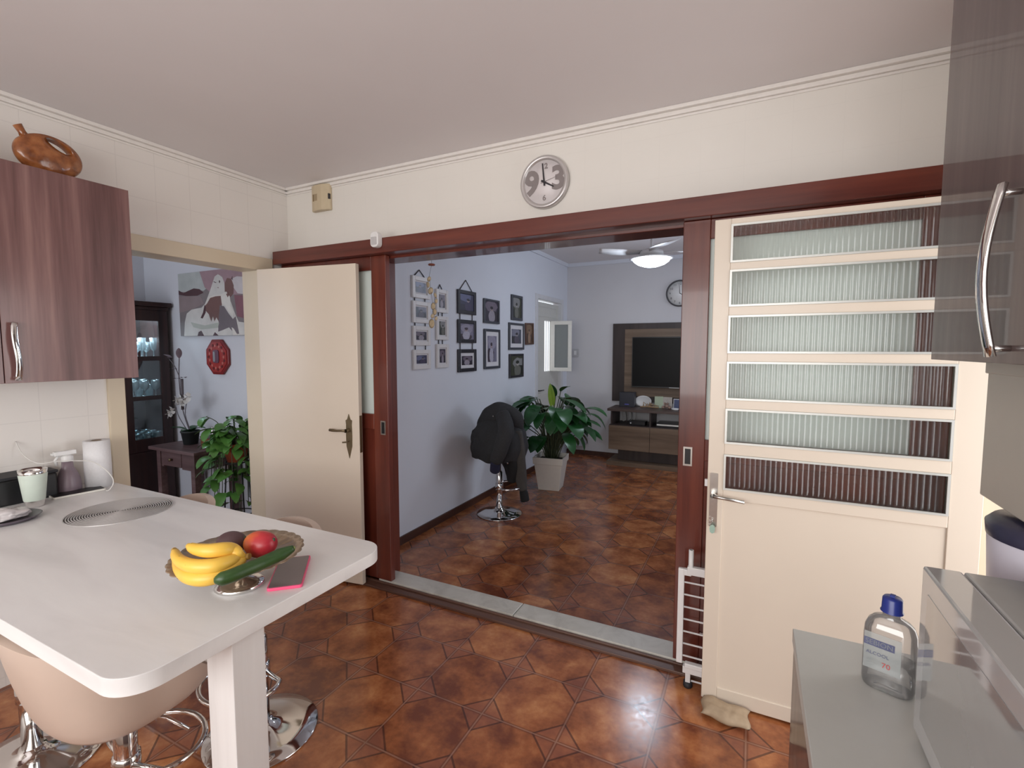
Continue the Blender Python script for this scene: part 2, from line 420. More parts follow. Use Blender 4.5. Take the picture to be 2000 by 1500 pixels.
# living room walls
bm = mb(); bx(bm, XLV - 0.12, XLV, YW + 0.11, 5.68, 0, LC); bx(bm, XLV - 0.12, XLV, 6.56, YF, 0, LC); bx(bm, XLV - 0.12, XLV, 5.68, 6.56, 2.20, LC)
struct('wall_living_left', bm, M['wall_living'], 'cool white living room wall hung with photographs', 'wall')
bm = mb(); bx(bm, XLV - 0.12, 2.7, YF, 7.0, 0, LC); struct('wall_living_far', bm, M['wall_far'], 'grey-white living room wall behind the television', 'wall')
bm = mb(); bx(bm, 2.5, 2.7, YW + 0.11, 4.0, 0, LC); bx(bm, 2.5, 2.7, 6.0, YF, 0, LC); bx(bm, 2.5, 2.7, 4.0, 6.0, 0, 0.9); bx(bm, 2.5, 2.7, 4.0, 6.0, 2.3, LC)
struct('wall_living_right', bm, M['wall_living'], 'living room wall with a window opening added for light', 'wall')
# dining room
bm = mb(); bx(bm, -5.6, XL - 0.16, 2.6, 2.75, 0, 2.62); struct('wall_dining_back', bm, M['wall_dining'], 'dining room wall with the horse painting', 'wall')
bm = mb(); bx(bm, -5.6, -5.15, -0.6, 2.6, 0, 2.62); struct('wall_dining_left', bm, M['wall_dining'], 'dining room wall behind the glass cabinet', 'wall')
bm = mb(); bx(bm, -5.6, -4.9, -0.75, -0.6, 0, 2.62); bx(bm, -3.5, XL - 0.16, -0.75, -0.6, 0, 2.62); bx(bm, -4.9, -3.5, -0.75, -0.6, 0, 1.0); bx(bm, -4.9, -3.5, -0.75, -0.6, 2.2, 2.62)
struct('wall_dining_front', bm, M['wall_dining'], 'dining room wall with a window opening added for light', 'wall')
# cornices
def cornice(pts, label):
    bm = mb()
    (xa, ya), (xb, yb), (nx, ny) = pts
    for w, h0, h1 in ((0.034, -0.018, 0), (0.016, -0.038, -0.018), (0.006, -0.050, -0.038)):
        x0, x1 = min(xa, xb), max(xa, xb); y0, y1 = min(ya, yb), max(ya, yb)
        if nx: x1 = xa + nx * w; 
        else: y1 = ya + ny * w
        bx(bm, x0 if not nx else xa, x1, y0 if nx else ya, y1, CEIL + h0, CEIL + h1)
    return struct('trim_cornice', bm, M['cornice'], label, 'cornice', bevel=0.004)
cornice(((XL, YW), (XR, YW), (0, -1)), 'stepped white cornice above the clock wall')
cornice(((XL, -1.6), (XL, YW), (1, 0)), 'stepped white cornice above the tiled left wall')
bm = mb(); bx(bm, XLV, 2.5, YF - 0.02, YF, LC - 0.05, LC); bx(bm, XLV, XLV + 0.02, YW + 0.11, YF, LC - 0.05, LC)
struct('trim_cornice', bm, M['wall_living'], 'small cornice in the living room', 'cornice')
# baseboards
bm = mb(); bx(bm, XLV, XLV + 0.014, YW + 0.12, 5.66, 0, 0.065); struct('baseboard_living_left', bm, M['baseb'], 'dark baseboard under the photo wall', 'baseboard')
bm = mb(); bx(bm, XLV + 0.014, 2.5, YF - 0.014, YF, 0, 0.065); struct('baseboard_living_far', bm, M['baseb'], 'dark baseboard on the television wall', 'baseboard')

# ------------------------------------------------------------------ mahogany frame of the wide doorway
bm = mb(); bx(bm, -3.03, XR - 0.005, 2.34, YW, at(1350, 425, Y=2.34).z, at(1350, 385, Y=2.34).z)
zb1 = at(1350, 425, Y=2.34).z
struct('trim_beam', bm, M['mahogany_h'], 'long dark mahogany beam over the sliding doors', 'beam', bevel=0.004)
bm = mb(); bx(bm, -3.0, XR - 0.005, 2.452, YW + 0.135, 2.128, zb1 + .06)
struct('trim_header', bm, M['mahogany_h'], 'recessed mahogany header under the beam', 'header', bevel=0.003)
bm = mb(); bx(bm, OX0 - 0.05, OX0 + 0.004, 2.452, YW + 0.13, 0, 2.1275)
struct('trim_jamb', bm, M['mahogany'], 'left mahogany jamb of the wide doorway', 'jamb')
bm = mb(); bx(bm, -0.224, -0.165, 2.452, YW + 0.13, 0, 2.1275)
struct('trim_jamb', bm, M['mahogany'], 'right mahogany jamb of the wide doorway', 'jamb')
# threshold
bm = mb(); bx(bm, OX0 + .004, -1.187, 2.402, 2.545, 0, 0.035); bx(bm, -1.183, OX1 - .004, 2.402, 2.545, 0, 0.035)
struct('trim_sill', bm, M['marble'], 'white marble threshold of the wide doorway', 'threshold', bevel=0.004)
bm = mb(); bx(bm, -3.02, XR - 0.01, 2.335, 2.401, 0, 0.016); bx(bm, -3.02, XR - 0.01, 2.385, 2.401, 0.016, 0.026)

struct('trim_track', bm, wood('worn_brown_track', (.06, .026, .018), (.115, .055, .038), (.17, .095, .07), 'X', 9, .4), 'brown wooden floor track in front of the marble threshold', 'floor track', bevel=0.003)

def sliding(name, x0, x1, stile_side, label, hx, ZT=None):
    ZT = zb1 - .001
    """sliding door leaf with glass above and wood below"""
    y0, y1 = 2.40, 2.44; r = thing(name, label, 'sliding door', ((x0 + x1) / 2, y0, 0.03), kind='structure')
    sw = 0.118
    za, zb_ = 1.135, 2.055
    bm = mb()
    bx(bm, x0, x0 + sw, y0, y1, 0.0365, ZT); bx(bm, x1 - sw, x1, y0, y1, 0.0365, ZT)
    bx(bm, x0 + sw, x1 - sw, y0, y1, za - 0.10, za); bx(bm, x0 + sw, x1 - sw, y0, y1, 0.0365, 0.2); bx(bm, x0 + sw, x1 - sw, y0, y1, zb_, ZT)
    obj('frame', bm, M['mahogany'], r, bevel=0.003)
    bm = mb(); bx(bm, x0 + sw, x1 - sw, y0 + 0.012, y1 - 0.012, 0.2, za - 0.10); obj('lower_panel', bm, M['mahogany'], r)
    bm = mb(); bx(bm, x0 + sw, x1 - sw, y0 + 0.017, y0 + 0.023, za, zb_); o = obj('frosted_pane', bm, M['frost'], r); o['label'] = 'frosted glass pane'
    bm = mb(); z0, z1 = 1.005, 1.095
    bx(bm, hx - 0.02, hx - 0.013, y0 - 0.004, y0 + 0.002, z0, z1); bx(bm, hx + 0.013, hx + 0.02, y0 - 0.004, y0 + 0.002, z0, z1)
    bx(bm, hx - 0.013, hx + 0.013, y0 - 0.004, y0 + 0.002, z1 - 0.008, z1); bx(bm, hx - 0.013, hx + 0.013, y0 - 0.004, y0 + 0.002, z0, z0 + 0.008)
    bx(bm, hx - 0.013, hx + 0.013, y0 - 0.0012, y0 + 0.002, z0 + .008, z1 - .008, 1)
    h = obj('flush_handle', bm, [M['steel'], M['black']], r); h['label'] = 'recessed steel handle'
    return r
sliding('door_4', -3.02, at(758, 800, Y=2.40).x, 1, 'mahogany sliding door leaf left of the opening, mostly behind the cream door', -2.115)
sliding('door_5', at(1326, 800, Y=2.40).x, 0.685, -1, 'mahogany sliding door leaf with frosted pane right of the opening', -0.262)

# ------------------------------------------------------------------ left doorway casing and the open cream door
bm = mb()
cw = 0.072
bx(bm, XL - 0.17, XL + 0.016, DY0 - cw, DY0 + .006, 0, DZ); bx(bm, XL - 0.17, XL + 0.016, DY1 - .006, DY1 + 0.10, 0, DZ)
bx(bm, XL - 0.17, XL + 0.016, DY0 - cw, DY1 + 0.10, DZ - .008, DZ + 0.082)
struct('trim_door_casing', bm, M['cream_frame'], 'cream frame around the dining room doorway', 'door frame', bevel=0.004)
hp = V((XL + 0.03, 2.238, 0)); fp = V((at(703, 800, Y=2.36).x, 0, 0))
ang = math.radians(8.3); Lw = 0.782
d1 = thing('door_1', 'cream flush door standing open with an aged brass handle', 'door', hp, ang, kind='structure')
bm = mb(); bx(bm, 0, Lw, -0.035, 0, 0.015, 2.09); obj('leaf', bm, M['cream'], d1, bevel=0.002, world=False)
# escutcheon, lever and key (local coordinates of the door; front face is y=-0.035)
bm = mb(); cx = Lw - 0.075; zc = 1.0; 
outl = [(0, .14), (.012, .105), (.024, .098), (.021, .07), (.023, .0), (.021, -.07), (.0, -.15), (-.021, -.07), (-.023, 0), (-.021, .07), (-.024, .098), (-.012, .105)]
prism(bm, [(cx + a, zc + b) for a, b in outl], -0.039, -0.034, 'XZ'); e = obj('escutcheon', bm, M['brass'], d1, world=False); e['label'] = 'aged brass plate'
bm = mb(); lathe(bm, [(0.012, -0.075), (0.012, -0.038)], 16, (cx, 0, zc + .035), axis='Y')
tube(bm, [(cx, -.072, zc + .035), (cx - .03, -.074, zc + .035), (cx - .07, -.072, zc + .032), (cx - .10, -.070, zc + .034), (cx - .125, -.070, zc + .035)], [.008, .007, .007, .010, .009], 10, upv=(0, 0, 1))
obj('lever', bm, M['brass'], e, world=False)
bm = mb(); tube(bm, [(cx, -.038, zc - .035), (cx - .002, -.07, zc - .038)], .003, 6); prism(bm, [(cx - .03, zc - .046), (cx + .0, zc - .043), (cx + .0, zc - .033), (cx - .03, zc - .036)], -.071, -.069, 'XZ')
obj('key', bm, M['brass'], e, world=False)
bm = mb(); bx(bm, Lw - 0.001, Lw + 0.002, -0.03, -0.006, zc - 0.11, zc + 0.13); obj('lock_plate', bm, M['brass'], d1, world=False)
bm = mb()
for z in (0.25, 1.05, 1.85): lathe(bm, [(0.007, z - .045), (0.007, z + .045)], 10, (-0.006, -0.012, 0))
obj('hinges', bm, M['brass'], d1, world=False)

# ------------------------------------------------------------------ glazed cream side door (door_2), folded back in front of the sliding leaf
GY = 2.215; gx0 = at(1383, 900, Y=GY).x; gx1 = 0.737
d2 = thing('door_2', 'cream side door with six reeded glass panes and a steel lever', 'door', (gx1, GY + 0.02, 0), kind='structure')
Zr = [at(1400, y, Y=GY).z for y in (430, 441, 515, 529, 600, 617, 690, 706, 780, 797, 865, 886, 955, 970)]
px0 = gx0 + 0.062; px1 = at(1866, 800, Y=GY).x
bm = mb()
bx(bm, gx0, px0, GY, GY + 0.035, 0.012, Zr[0] + 0.0); bx(bm, px1, gx1, GY, GY + 0.035, 0.012, Zr[0])
bx(bm, px0, px1, GY, GY + 0.035, Zr[1], Zr[0])
for i in range(2, 12, 2): bx(bm, px0, px1, GY, GY + 0.035, Zr[i + 1], Zr[i])
bx(bm, px0, px1, GY, GY + 0.035, Zr[13] - 0.01, Zr[12]); bx(bm, px0, px1, GY, GY + 0.035, 0.012, 0.075)
obj('frame', bm, M['cream'], d2, bevel=0.002)
bm = mb(); bx(bm, px0, px1 , GY + 0.006, GY + 0.03, 0.075, Zr[13] - 0.01); obj('lower_panel', bm, M['cream'], d2)
for i in range(6):
    zt, zb_ = Zr[1 + 2 * i], Zr[2 + 2 * i]
    bm = mb(); w = 0.008
    for y in (GY - 0.003,):
        bx(bm, px0, px1, y, y + 0.008, zt - w, zt); bx(bm, px0, px1, y, y + 0.008, zb_, zb_ + w)
        bx(bm, px0, px0 + w, y, y + 0.008, zb_ + w, zt - w); bx(bm, px1 - w, px1, y, y + 0.008, zb_ + w, zt - w)
    bd = obj('glazing_bead', bm, M['alu'], d2); bd['label'] = 'silver glazing bead'
    # reeded pane: vertical half-round ribs
    bm = mb(); n = 38; cols = []
    for j in range(n * 6 + 1):
        t = (j % 6) / 6; x = px0 + w + (px1 - px0 - 2 * w) * j / (n * 6)
        cols.append((x, GY + 0.014 - 0.0042 * math.sin(PI * t)))
    vs = [(bm.verts.new((x, y, zb_ + w)), bm.verts.new((x, y, zt - w))) for x, y in cols]
    for a, b in zip(vs, vs[1:]): bm.faces.new((a[0], b[0], b[1], a[1]))
    obj('reeded_pane', bm, M['reeded'], d2, fixn=False)
bm = mb(); hx, hz = gx0 + 0.026, at(1392, 968, Y=GY).z
prism(bm, rrect(hx - .016, hx + .016, hz - .135, hz + .10, .005, 3), GY - 0.004, GY + 0.001, 'XZ')
hd = obj('escutcheon', bm, M['steel'], d2); hd['label'] = 'steel handle plate'
bm = mb(); lathe(bm, [(0.011, GY - 0.045), (0.011, GY - .003)], 14, (hx, 0, hz + .01), axis='Y')
tube(bm, [(hx, GY - .043, hz + .01), (hx + .03, GY - .047, hz + .008), (hx + .12, GY - .045, hz + .0)], [.009, .007, .007], 10, upv=(0, 0, 1)); obj('lever', bm, M['steel'], hd)
bm = mb(); bx(bm, gx0 - .012, gx0, GY + .012, GY + .026, hz + .035, hz + .065); obj('latch', bm, M['white_metal'], d2)
t = thing('door_key', 'small key with a pale green tag hanging in the steel lock plate', 'key', (hx, GY - .006, hz - .11))
bm = mb(); tube(bm, [(hx - .002, GY - .0045, hz - .105), (hx - .002, GY - .028, hz - .106)], .0028, 6); lathe(bm, [(.009, -.0015), (.009, .0015)], 14, (hx - .012, GY - .028, hz - .108), axis='Y'); obj('key_blade', bm, M['steel'], t)
bm = mb(); prism(bm, [(hx + a * .011, hz - .138 + b * .018) for a, b in [(0, 1), (.7, .8), (1, .1), (.8, -.8), (0, -1.1), (-.8, -.8), (-1, .1), (-.7, .8)]], GY - .026, GY - .021, 'XZ'); o = obj('key_tag', bm, plain('green_tag', (.32, .45, .38), .4), t); o['label'] = 'pale green tag'
# frame of the side door opening in the right wall
bm = mb(); bx(bm, XR - 0.02, XR + 0.155, 2.245, 2.283, 0, 2.13); bx(bm, XR - 0.02, XR + 0.155, 1.325, 1.36, 0, 2.13); bx(bm, XR - 0.02, XR + 0.155, 1.325, 2.283, 2.10, 2.145)
struct('trim_side_door_frame', bm, M['cream_frame'], 'cream frame of the side door opening', 'door frame', bevel=0.004)

# ------------------------------------------------------------------ left upper cabinet and jug
def bow_handle(x, y, z0, z1, out, name, parent, w=0.011, dirx=1, wave=0.0):
    """flat bowed bar handle standing off a face whose normal is +-X"""
    bm = mb(); n = 14; pts = []
    for i in range(n + 1):
        t = i / n; s = math.sin(PI * t)
        pts.append((x + dirx * (0.022 + out * s), y + wave * math.sin(2 * PI * t), z0 + (z1 - z0) * t))
    tube(bm, pts, w * 0.36, 8, flat=w / (w * 0.36), upv=(0, 1, 0))
    for z in (z0 + .012, z1 - .012): tube(bm, [(x, y, z), (x + dirx * 0.024, y, z)], 0.0045, 8)
    return obj(name, bm, M['chrome'], parent)
cx1 = 1.315; seam = at(6, 700, X=-2.70).y
c = thing('wall_cabinet', 'glossy reddish brown wall cabinet above the peninsula table', 'cabinet', (-2.87, 0.5, 1.418))
bm = mb(); bx(bm, XL + .001, -2.722, -0.4, cx1, 1.418, 2.312); obj('body', bm, M['gloss_wood'], c, bevel=.001)
for ya, yb, hy in ((-0.397, seam - .0015, None), (seam + .0015, cx1, at(32, 690, X=-2.68).y)):
    bm = mb(); bx(bm, -2.721, -2.70, ya, yb, 1.418, 2.312); dr = obj('door', bm, M['gloss_wood'], c, bevel=.001)
    if hy: 
        h = bow_handle(-2.70, hy, 1.43, 1.665, .012, 'handle', dr, wave=.004); h['label'] = 'chrome bowed handle'
# brown ceramic jug lying-wheel shape with a handle hole
def jug():
    t = thing('ceramic_jug', 'shiny brown ceramic jug with side spout on top of the left wall cabinet', 'jug', (-2.86, 1.085, 2.313))
    bm = mb(); cyj, czj = 1.085, 2.415; R = 0.104
    # body as a flattened ball ring: grid over disc with thickness profile and an elongated hole near the upper right
    hole_c = (0.035, 0.058); n = 40
    outer = []; inner = []
    for i in range(n):
        a = 2 * PI * i / n
        rr = 1.0 + 0.03 * math.cos(2 * a)
        outer.append((1.16 * R * rr * math.cos(a), 0.93 * R * rr * math.sin(a)))
        ha = math.radians(-33); ex, ey = 0.040 * math.cos(a), 0.011 * math.sin(a)
        inner.append((hole_c[0] + ex * math.cos(ha) - ey * math.sin(ha), hole_c[1] + ex * math.sin(ha) + ey * math.cos(ha)))
    m = 12
    for sgn in (1, -1):
        rings = []
        for k in range(m + 1):
            q = k / m; ring = []
            for (ox, oz), (ix, iz) in zip(outer, inner):
                y = ix + (ox - ix) * q; z = iz + (oz - iz) * q
                d = min(1, math.hypot(y / (1.2 * R), z / (0.96 * R)))
                wid = math.hypot(ox - ix, oz - iz) / (2 * R)
                th = min(0.046 * math.sqrt(max(0, 1 - d * d)) , 0.06) * (min(1, q * 4) ** .5) if q < .999 else 0
                if 0 < q < .999: th = max(th, 0.004)
                nz = 0.004 * noise.noise(V((y * 38, z * 38, sgn))) if (z < 0.03 and 0.2 < q < .9) else 0
                ring.append((y, z, sgn * (th + nz)))
            rings.append(ring)
        VR = [[bm.verts.new((-2.86 + w, cyj + y, czj + z)) for y, z, w in ring] for ring in rings]
        for a, b in zip(VR, VR[1:]):
            for i in range(n):
                f = bm.faces.new((a[i], a[(i + 1) % n], b[(i + 1) % n], b[i])); f.smooth = True
    bmesh.ops.remove_doubles(bm, verts=bm.verts[:], dist=0.0008)
    obj('body', bm, M['jug'], t, sub=1)
    bm = mb(); tube(bm, [(-2.86, cyj - .070, czj + .048), (-2.86, cyj - .084, czj + .078), (-2.86, cyj - .098, czj + .103)], [.021, .014, .017], 14); obj('spout', bm, M['jug'], t)
    bm = mb(); lathe(bm, [(0, 2.313), (.045, 2.313), (.05, 2.319), (.035, 2.335)], 20, (-2.86, cyj, 0)); obj('foot', bm, M['jug'], t)
k = NT('brown_ceramic_glaze'); v = k.coord(); k.base(k.ramp(k.noise(v, 22, 4), [(0.3, (.13, .035, .01)), (0.5, (.27, .085, .024)), (.7, (.40, .15, .05))])); k.bump(k.noise(v, 35, 3), .35, .004); M['jug'] = k.set(Roughness=.22, Coat_Weight=.4)
jug()

# ------------------------------------------------------------------ peninsula table
TZ = 0.87; TX1, TY0, TY1 = -1.13, 0.485, 1.292
pt = thing('peninsula_table', 'whitewashed peninsula table with rounded corners fixed to the left wall', 'table', (-2.0, .9, 0))
bm = mb(); prism(bm, rrect(XL + .002, TX1, TY0, TY1, .085, 10, (1, 0, 0, 1)), TZ - .042, TZ, 'XY', smooth_side=True); o = obj('tabletop', bm, M['table'], pt, bevel=.002)
lx0, ly0 = -1.245, .665
bm = mb(); bx(bm, -1.255, -1.148, .731, .822, 0, TZ - .042); obj('leg', bm, wood('whitewashed_ash_leg', (.68, .66, .65), (.77, .75, .74), (.82, .81, .80), 'Z', 8, .35), pt, bevel=.002)

# ------------------------------------------------------------------ bar stools
SEATP = None
def make_stool(label, loc, rz, seat_z=0.60, group=None, back=0.27, side=.11, bpow=1.1):
    t = thing('bar_stool', label, 'bar stool', loc, rz, group)
    bm = mb(); lathe(bm, [(0, 0), (.208, 0), (.213, .004), (.210, .008), (.15, .018), (.08, .032), (.042, .048), (.038, .06), (0, .06)], 48); obj('base', bm, M['chrome'], t, world=False)
    bm = mb(); lathe(bm, [(0, .055), (.031, .055), (.031, .40), (.026, .405), (.026, .41), (.0, .41)], 24); lathe(bm, [(.018, .40), (.018, seat_z - .03)], 20); obj('column', bm, M['chrome'], t, world=False)
    bm = mb(); P = []
    for i in range(25):
        a = math.radians(-118 + 236 * i / 24); P.append((.155 * math.sin(a), -.0 + .085 + .13 * math.cos(a), .27))
    P = [(-.028, .0, .27)] + P[0:] + [(.028, .0, .27)]
    tube(bm, P, .0095, 10); lathe(bm, [(.031, .24), (.038, .245), (.038, .295), (.031, .30)], 20); obj('footrest', bm, M['chrome'], t, world=False)
    bm = mb(); lathe(bm, [(0, seat_z - .055), (.03, seat_z - .05), (.10, seat_z - .022), (.105, seat_z - .012), (0, seat_z - .012)], 28); obj('seat_plate', bm, M['chrome'], t, world=False)
    bm = mb(); tube(bm, [(.05, .02, seat_z - .035), (.13, .05, seat_z - .045), (.20, .07, seat_z - .075)], .0055, 8); obj('lever', bm, M['chrome'], t, world=False)
    # moulded bucket seat: front is +Y, back is -Y
    bm = mb(); nA, nR = 72, 14; rings = []
    for k in range(nR + 1):
        q = k / nR; ring = []
        for i in range(nA):
            a = 2 * PI * i / nA; cx, sy = math.cos(a), math.sin(a)
            bk = max(0, -sy); fr = max(0, sy)
            sup = (abs(cx) ** 2.6 + abs(sy) ** 2.6) ** (-1 / 2.6)
            yr = sy * sup * .20; ub = min(1, max(0, (-.075 - yr) / .10)); ub = ub * ub * (3 - 2 * ub)
            h = .035 + back * (bk ** bpow if bpow < 2 else ub) + (side * (1 - fr) * (1 - bk) if bpow < 2 else side * (1 - ub))
            h *= (1 - .8 * fr ** 2) if bpow < 2 else (1 - .62 * fr ** 3)
            # profile: flat bottom out to q=.55 then up the wall
            if q < .55: rad = q / .55 * .80; z = .012 * (q / .55) ** 3
            else:
                u = (q - .55) / .45; rad = .80 + .20 * math.sin(u * PI / 2); z = .012 + h * (1 - math.cos(u * PI / 2)) ** 1.0 * 1.0
            w = .225; dpt = .20 if sy < 0 else .215
            x = cx * sup * rad * w; y = sy * sup * rad * dpt
            y -= .05 * bk * (z / .3)
            ring.append((x, y, seat_z + z))
        rings.append(ring)
    VR = [[bm.verts.new(p) for p in r] for r in rings[1:]]
    c0 = bm.verts.new((0, 0, seat_z))
    for i in range(nA): bm.faces.new((c0, VR[0][i], VR[0][(i + 1) % nA])).smooth = True
    for a, b in zip(VR, VR[1:]):
        for i in range(nA): bm.faces.new((a[i], b[i], b[(i + 1) % nA], a[(i + 1) % nA])).smooth = True
    s = obj('seat', bm, M['leather'], t, world=False, fixn=False)
    q = s.modifiers.new('solid', 'SOLIDIFY'); q.thickness = .032; q.offset = 1
    q = s.modifiers.new('bevel', 'BEVEL'); q.width = .012; q.segments = 3; q.limit_method = 'ANGLE'; q.angle_limit = 1.0
    return t
GS = 'tan bucket stools around the peninsula table'
st = make_stool('tan bucket bar stool at the near side of the table, closest to the viewer', (-1.715, .742, 0), math.radians(3), .465, None, .285, .185, 1.15)
s2 = make_stool('tan bucket bar stool behind the nearest one, half cut off by the left photo edge', (-2.40, .745, 0), math.radians(-6), .50, None, .24, .16)
s3 = make_stool('tan bucket bar stool tucked at the far table side beside the open cream door', (-1.745, 1.222, 0), math.radians(184), .545, None, .225, .13)
s4 = make_stool('tan bucket bar stool tucked at the far table side before the dining doorway', (-2.50, 1.245, 0), math.radians(176), .545, None, .225, .13)
for q in (st, s2, s3, s4): q['group'] = GS

# ------------------------------------------------------------------ things on the table
def on(px, py, z=TZ): return at(px, py, Z=z)
# woven ring placemat
mc = V((-2.385, 1.065, TZ)); 
bm = mb()
prof = []
R = .185; nr = 22
for i in range(nr):
    r1 = R * (i + 1) / nr
    lathe(bm, [(r1 - .0058, TZ + .0005), (r1 - .0058, TZ + .004), (r1 - .0018, TZ + .004), (r1 - .0018, TZ + .0005)], 64, (mc.x, mc.y, 0), mi=0)
for i in range(18):
    a = PI * 2 * i / 18; 
    prism(bm, [(mc.x + math.cos(a + s) * r, mc.y + math.sin(a + s) * r) for r, s in ((.0, 0), (R - .002, .003), (R - .002, -.003))], TZ + .0003, TZ + .0012, 'XY')
lathe(bm, [(0, TZ + .0002), (R - .003, TZ + .0002), (R - .003, TZ + .0008), (0, TZ + .0008)], 64, (mc.x, mc.y, 0), mi=1)
tag(obj('placemat', bm, [plain('silver_grey_ring', (.50, .48, .47), .35, .3), plain('dark_gap', (.10, .095, .10), .6)]), 'round silver-grey ringed placemat on the peninsula table', 'placemat')
# charging phone
def phone(name, label, p0, p1, p2, case, screen, z=TZ, th=.009):
    """p0 near-left corner, p1 along the length, p2 width corner"""
    a = (p1 - p0); L = a.length; b = (p2 - p0); wd = (b - a.normalized() * b.dot(a.normalized())); wl = wd.length
    rz = math.atan2(a.y, a.x); c = (p0 + p1) / 2 + wd / 2
    t = thing(name, label, 'phone', (c.x, c.y, z + .0005), rz)
    bm = mb(); prism(bm, rrect(-L / 2, L / 2, -wl / 2, wl / 2, .009, 5), 0, th, 'XY', smooth_side=True); obj('case', bm, case, t, world=False, bevel=.0015)
    bm = mb(); prism(bm, rrect(-L / 2 + .004, L / 2 - .004, -wl / 2 + .004, wl / 2 - .004, .007, 5), th, th + .0006, 'XY'); obj('screen', bm, screen, t, world=False)
    bm = mb(); bx(bm, L / 2 - .014, L / 2 - .013, -.006, .006, th + .0006, th + .0008); obj('speaker_slot', bm, M['black'], t, world=False)
    return t
scr = plain('phone_screen', (.012, .011, .012), .35, spec=.2)
pa, pb = on(104, 977), on(208, 957)
phone('smartphone', 'smartphone in a white case charging between the cup and the placemat', pa, pb, on(110, 967), plain('cream_case', (.72, .70, .64), .4), scr)
phone('smartphone', 'smartphone in a bright pink case beside the fruit dish', on(520, 1157), on(546, 1096), on(590, 1150), plain('pink_case', (.85, .09, .22), .35), plain('dusty_screen', (.17, .13, .14), .12))
# charging cable
bm = mb()
cp = [(XL + .004, at(30, 862, X=XL).y, at(30, 862, X=XL).z)]
for px, py, X in ((45, 888, -2.98), (75, 905, -2.90), (110, 901, -2.88), (150, 900, -2.86), (180, 902, -2.84), (203, 915, -2.80), (219, 932, -2.78), (221, 945, -2.78)): cp.append(tuple(at(px, py, X=X)))
cp.append(tuple(on(213, 957, TZ + .006))); 
e = on(207, 958, TZ + .006); cp.append((e.x, e.y, TZ + .006))
tube(bm, spline(cp, 6), .0022, 8)
ca = tag(obj('charging_cable', bm, plain('white_cable', (.75, .73, .70), .4)), 'white cable looping from the wall to the charging smartphone', 'cable')
# green-white tumbler with chrome rim
cc = V((-2.80, .935, TZ))
t = thing('tumbler', 'pale green tapered metal tumbler with chrome rim and foot', 'cup', cc)
bm = mb(); lathe(bm, [(.0345, .028), (.036, .03), (.0475, .142), (.0470, .146)], 36); obj('sleeve', bm, plain('pale_green_enamel', (.62, .70, .62), .45), t, world=False)
bm = mb(); lathe(bm, [(0, .0005), (.030, .0005), (.032, .004), (.035, .028), (.0465, .146), (.0485, .165), (.046, .165), (.044, .146), (.033, .012), (0, .012)], 36); obj('metal_cup', bm, M['chrome'], t, world=False)
# purple spray bottle
sc_ = V((-2.950, 1.112, TZ)); pur = plain('mauve_translucent_plastic', (.25, .19, .22), .3)
t = thing('spray_bottle', 'mauve spray bottle with a white trigger head beside the paper towel roll', 'spray bottle', sc_)
bm = mb(); lathe(bm, [(0, .001), (.046, .001), (.049, .008), (.049, .03), (.044, .065), (.034, .095), (.023, .118), (.021, .15), (0, .15)], 28); obj('bottle', bm, pur, t, world=False)
bm = mb(); lathe(bm, [(.024, .148), (.024, .17), (.016, .178), (0, .178)], 20); bx(bm, -.012, .012, -.05, .035, .178, .20, bev=.004); bx(bm, -.006, .006, -.058, -.05, .185, .195)
tube(bm, [(0, -.03, .18), (0, -.045, .16), (0, -.04, .135)], .006, 8); obj('trigger_head', bm, M['white_plastic'], t, world=False)
# paper towel roll
t = thing('paper_towel_roll', 'white paper towel roll standing by the doorway end of the table', 'paper roll', (-2.925, 1.222, TZ + .0005))
k = NT('paper_towel'); v = k.coord(); k.base(k.mix(k.noise(v, 120, 2), (.74, .73, .74), (.82, .81, .82))); k.bump(k.noise(v, 150, 2), .3, .002); k.set(Roughness=.9)
bm = mb(); lathe(bm, [(.02, 0), (.054, 0), (.0545, .115), (.053, .232), (.0215, .232), (.02, .2), (.02, 0)], 36); obj('paper', bm, k.m, t, world=False)
bm = mb(); lathe(bm, [(.0195, .002), (.0195, .2335), (.018, .2335), (.018, .002)], 20); obj('cardboard_core', bm, plain('cardboard', (.25, .19, .14), .8), t, world=False)
# black box, tray with crumpled bag
t = thing('storage_box', 'black lidded box against the tiles behind the pale green tumbler', 'box', (-2.975, .965, TZ), 0)
bm = mb(); bx(bm, -3.045, -2.90, .84, 1.055, TZ + .0005, TZ + .112, bev=.008); obj('body', bm, M['black'], t)
bm = mb(); bx(bm, -3.046, -2.897, .838, 1.058, TZ + .1125, TZ + .126, bev=.004); obj('lid', bm, M['black_rubber'], t)
t = thing('serving_tray', 'small dark tray at the left photo edge holding a crumpled plastic bag', 'tray', (-2.66, .80, TZ))
bm = mb(); lathe(bm, [(0, .0005), (.085, .0005), (.105, .016), (.102, .017), (.083, .004), (0, .004)], 36); obj('dish', bm, plain('dark_mauve_plastic', (.10, .08, .10), .3), t, world=False)
bm = mb(); bmesh.ops.create_icosphere(bm, subdivisions=4, radius=.060)
for v_ in bm.verts:
    p = v_.co; d = 1 + .35 * noise.noise(p * 26) + .15 * noise.noise(p * 70)
    v_.co = V((p.x * d, p.y * d, max(-.012, p.z * .45 * d)))
for f in bm.faces: f.smooth = True
xf(bm, Matrix.Translation((-2.66, .80, TZ + .0235)))
tag(obj('plastic_bag', bm, plain('translucent_bag', (.62, .58, .58), .25, var=.2, scale=40)), 'crumpled whitish plastic bag lying in the dark tray', 'bag')

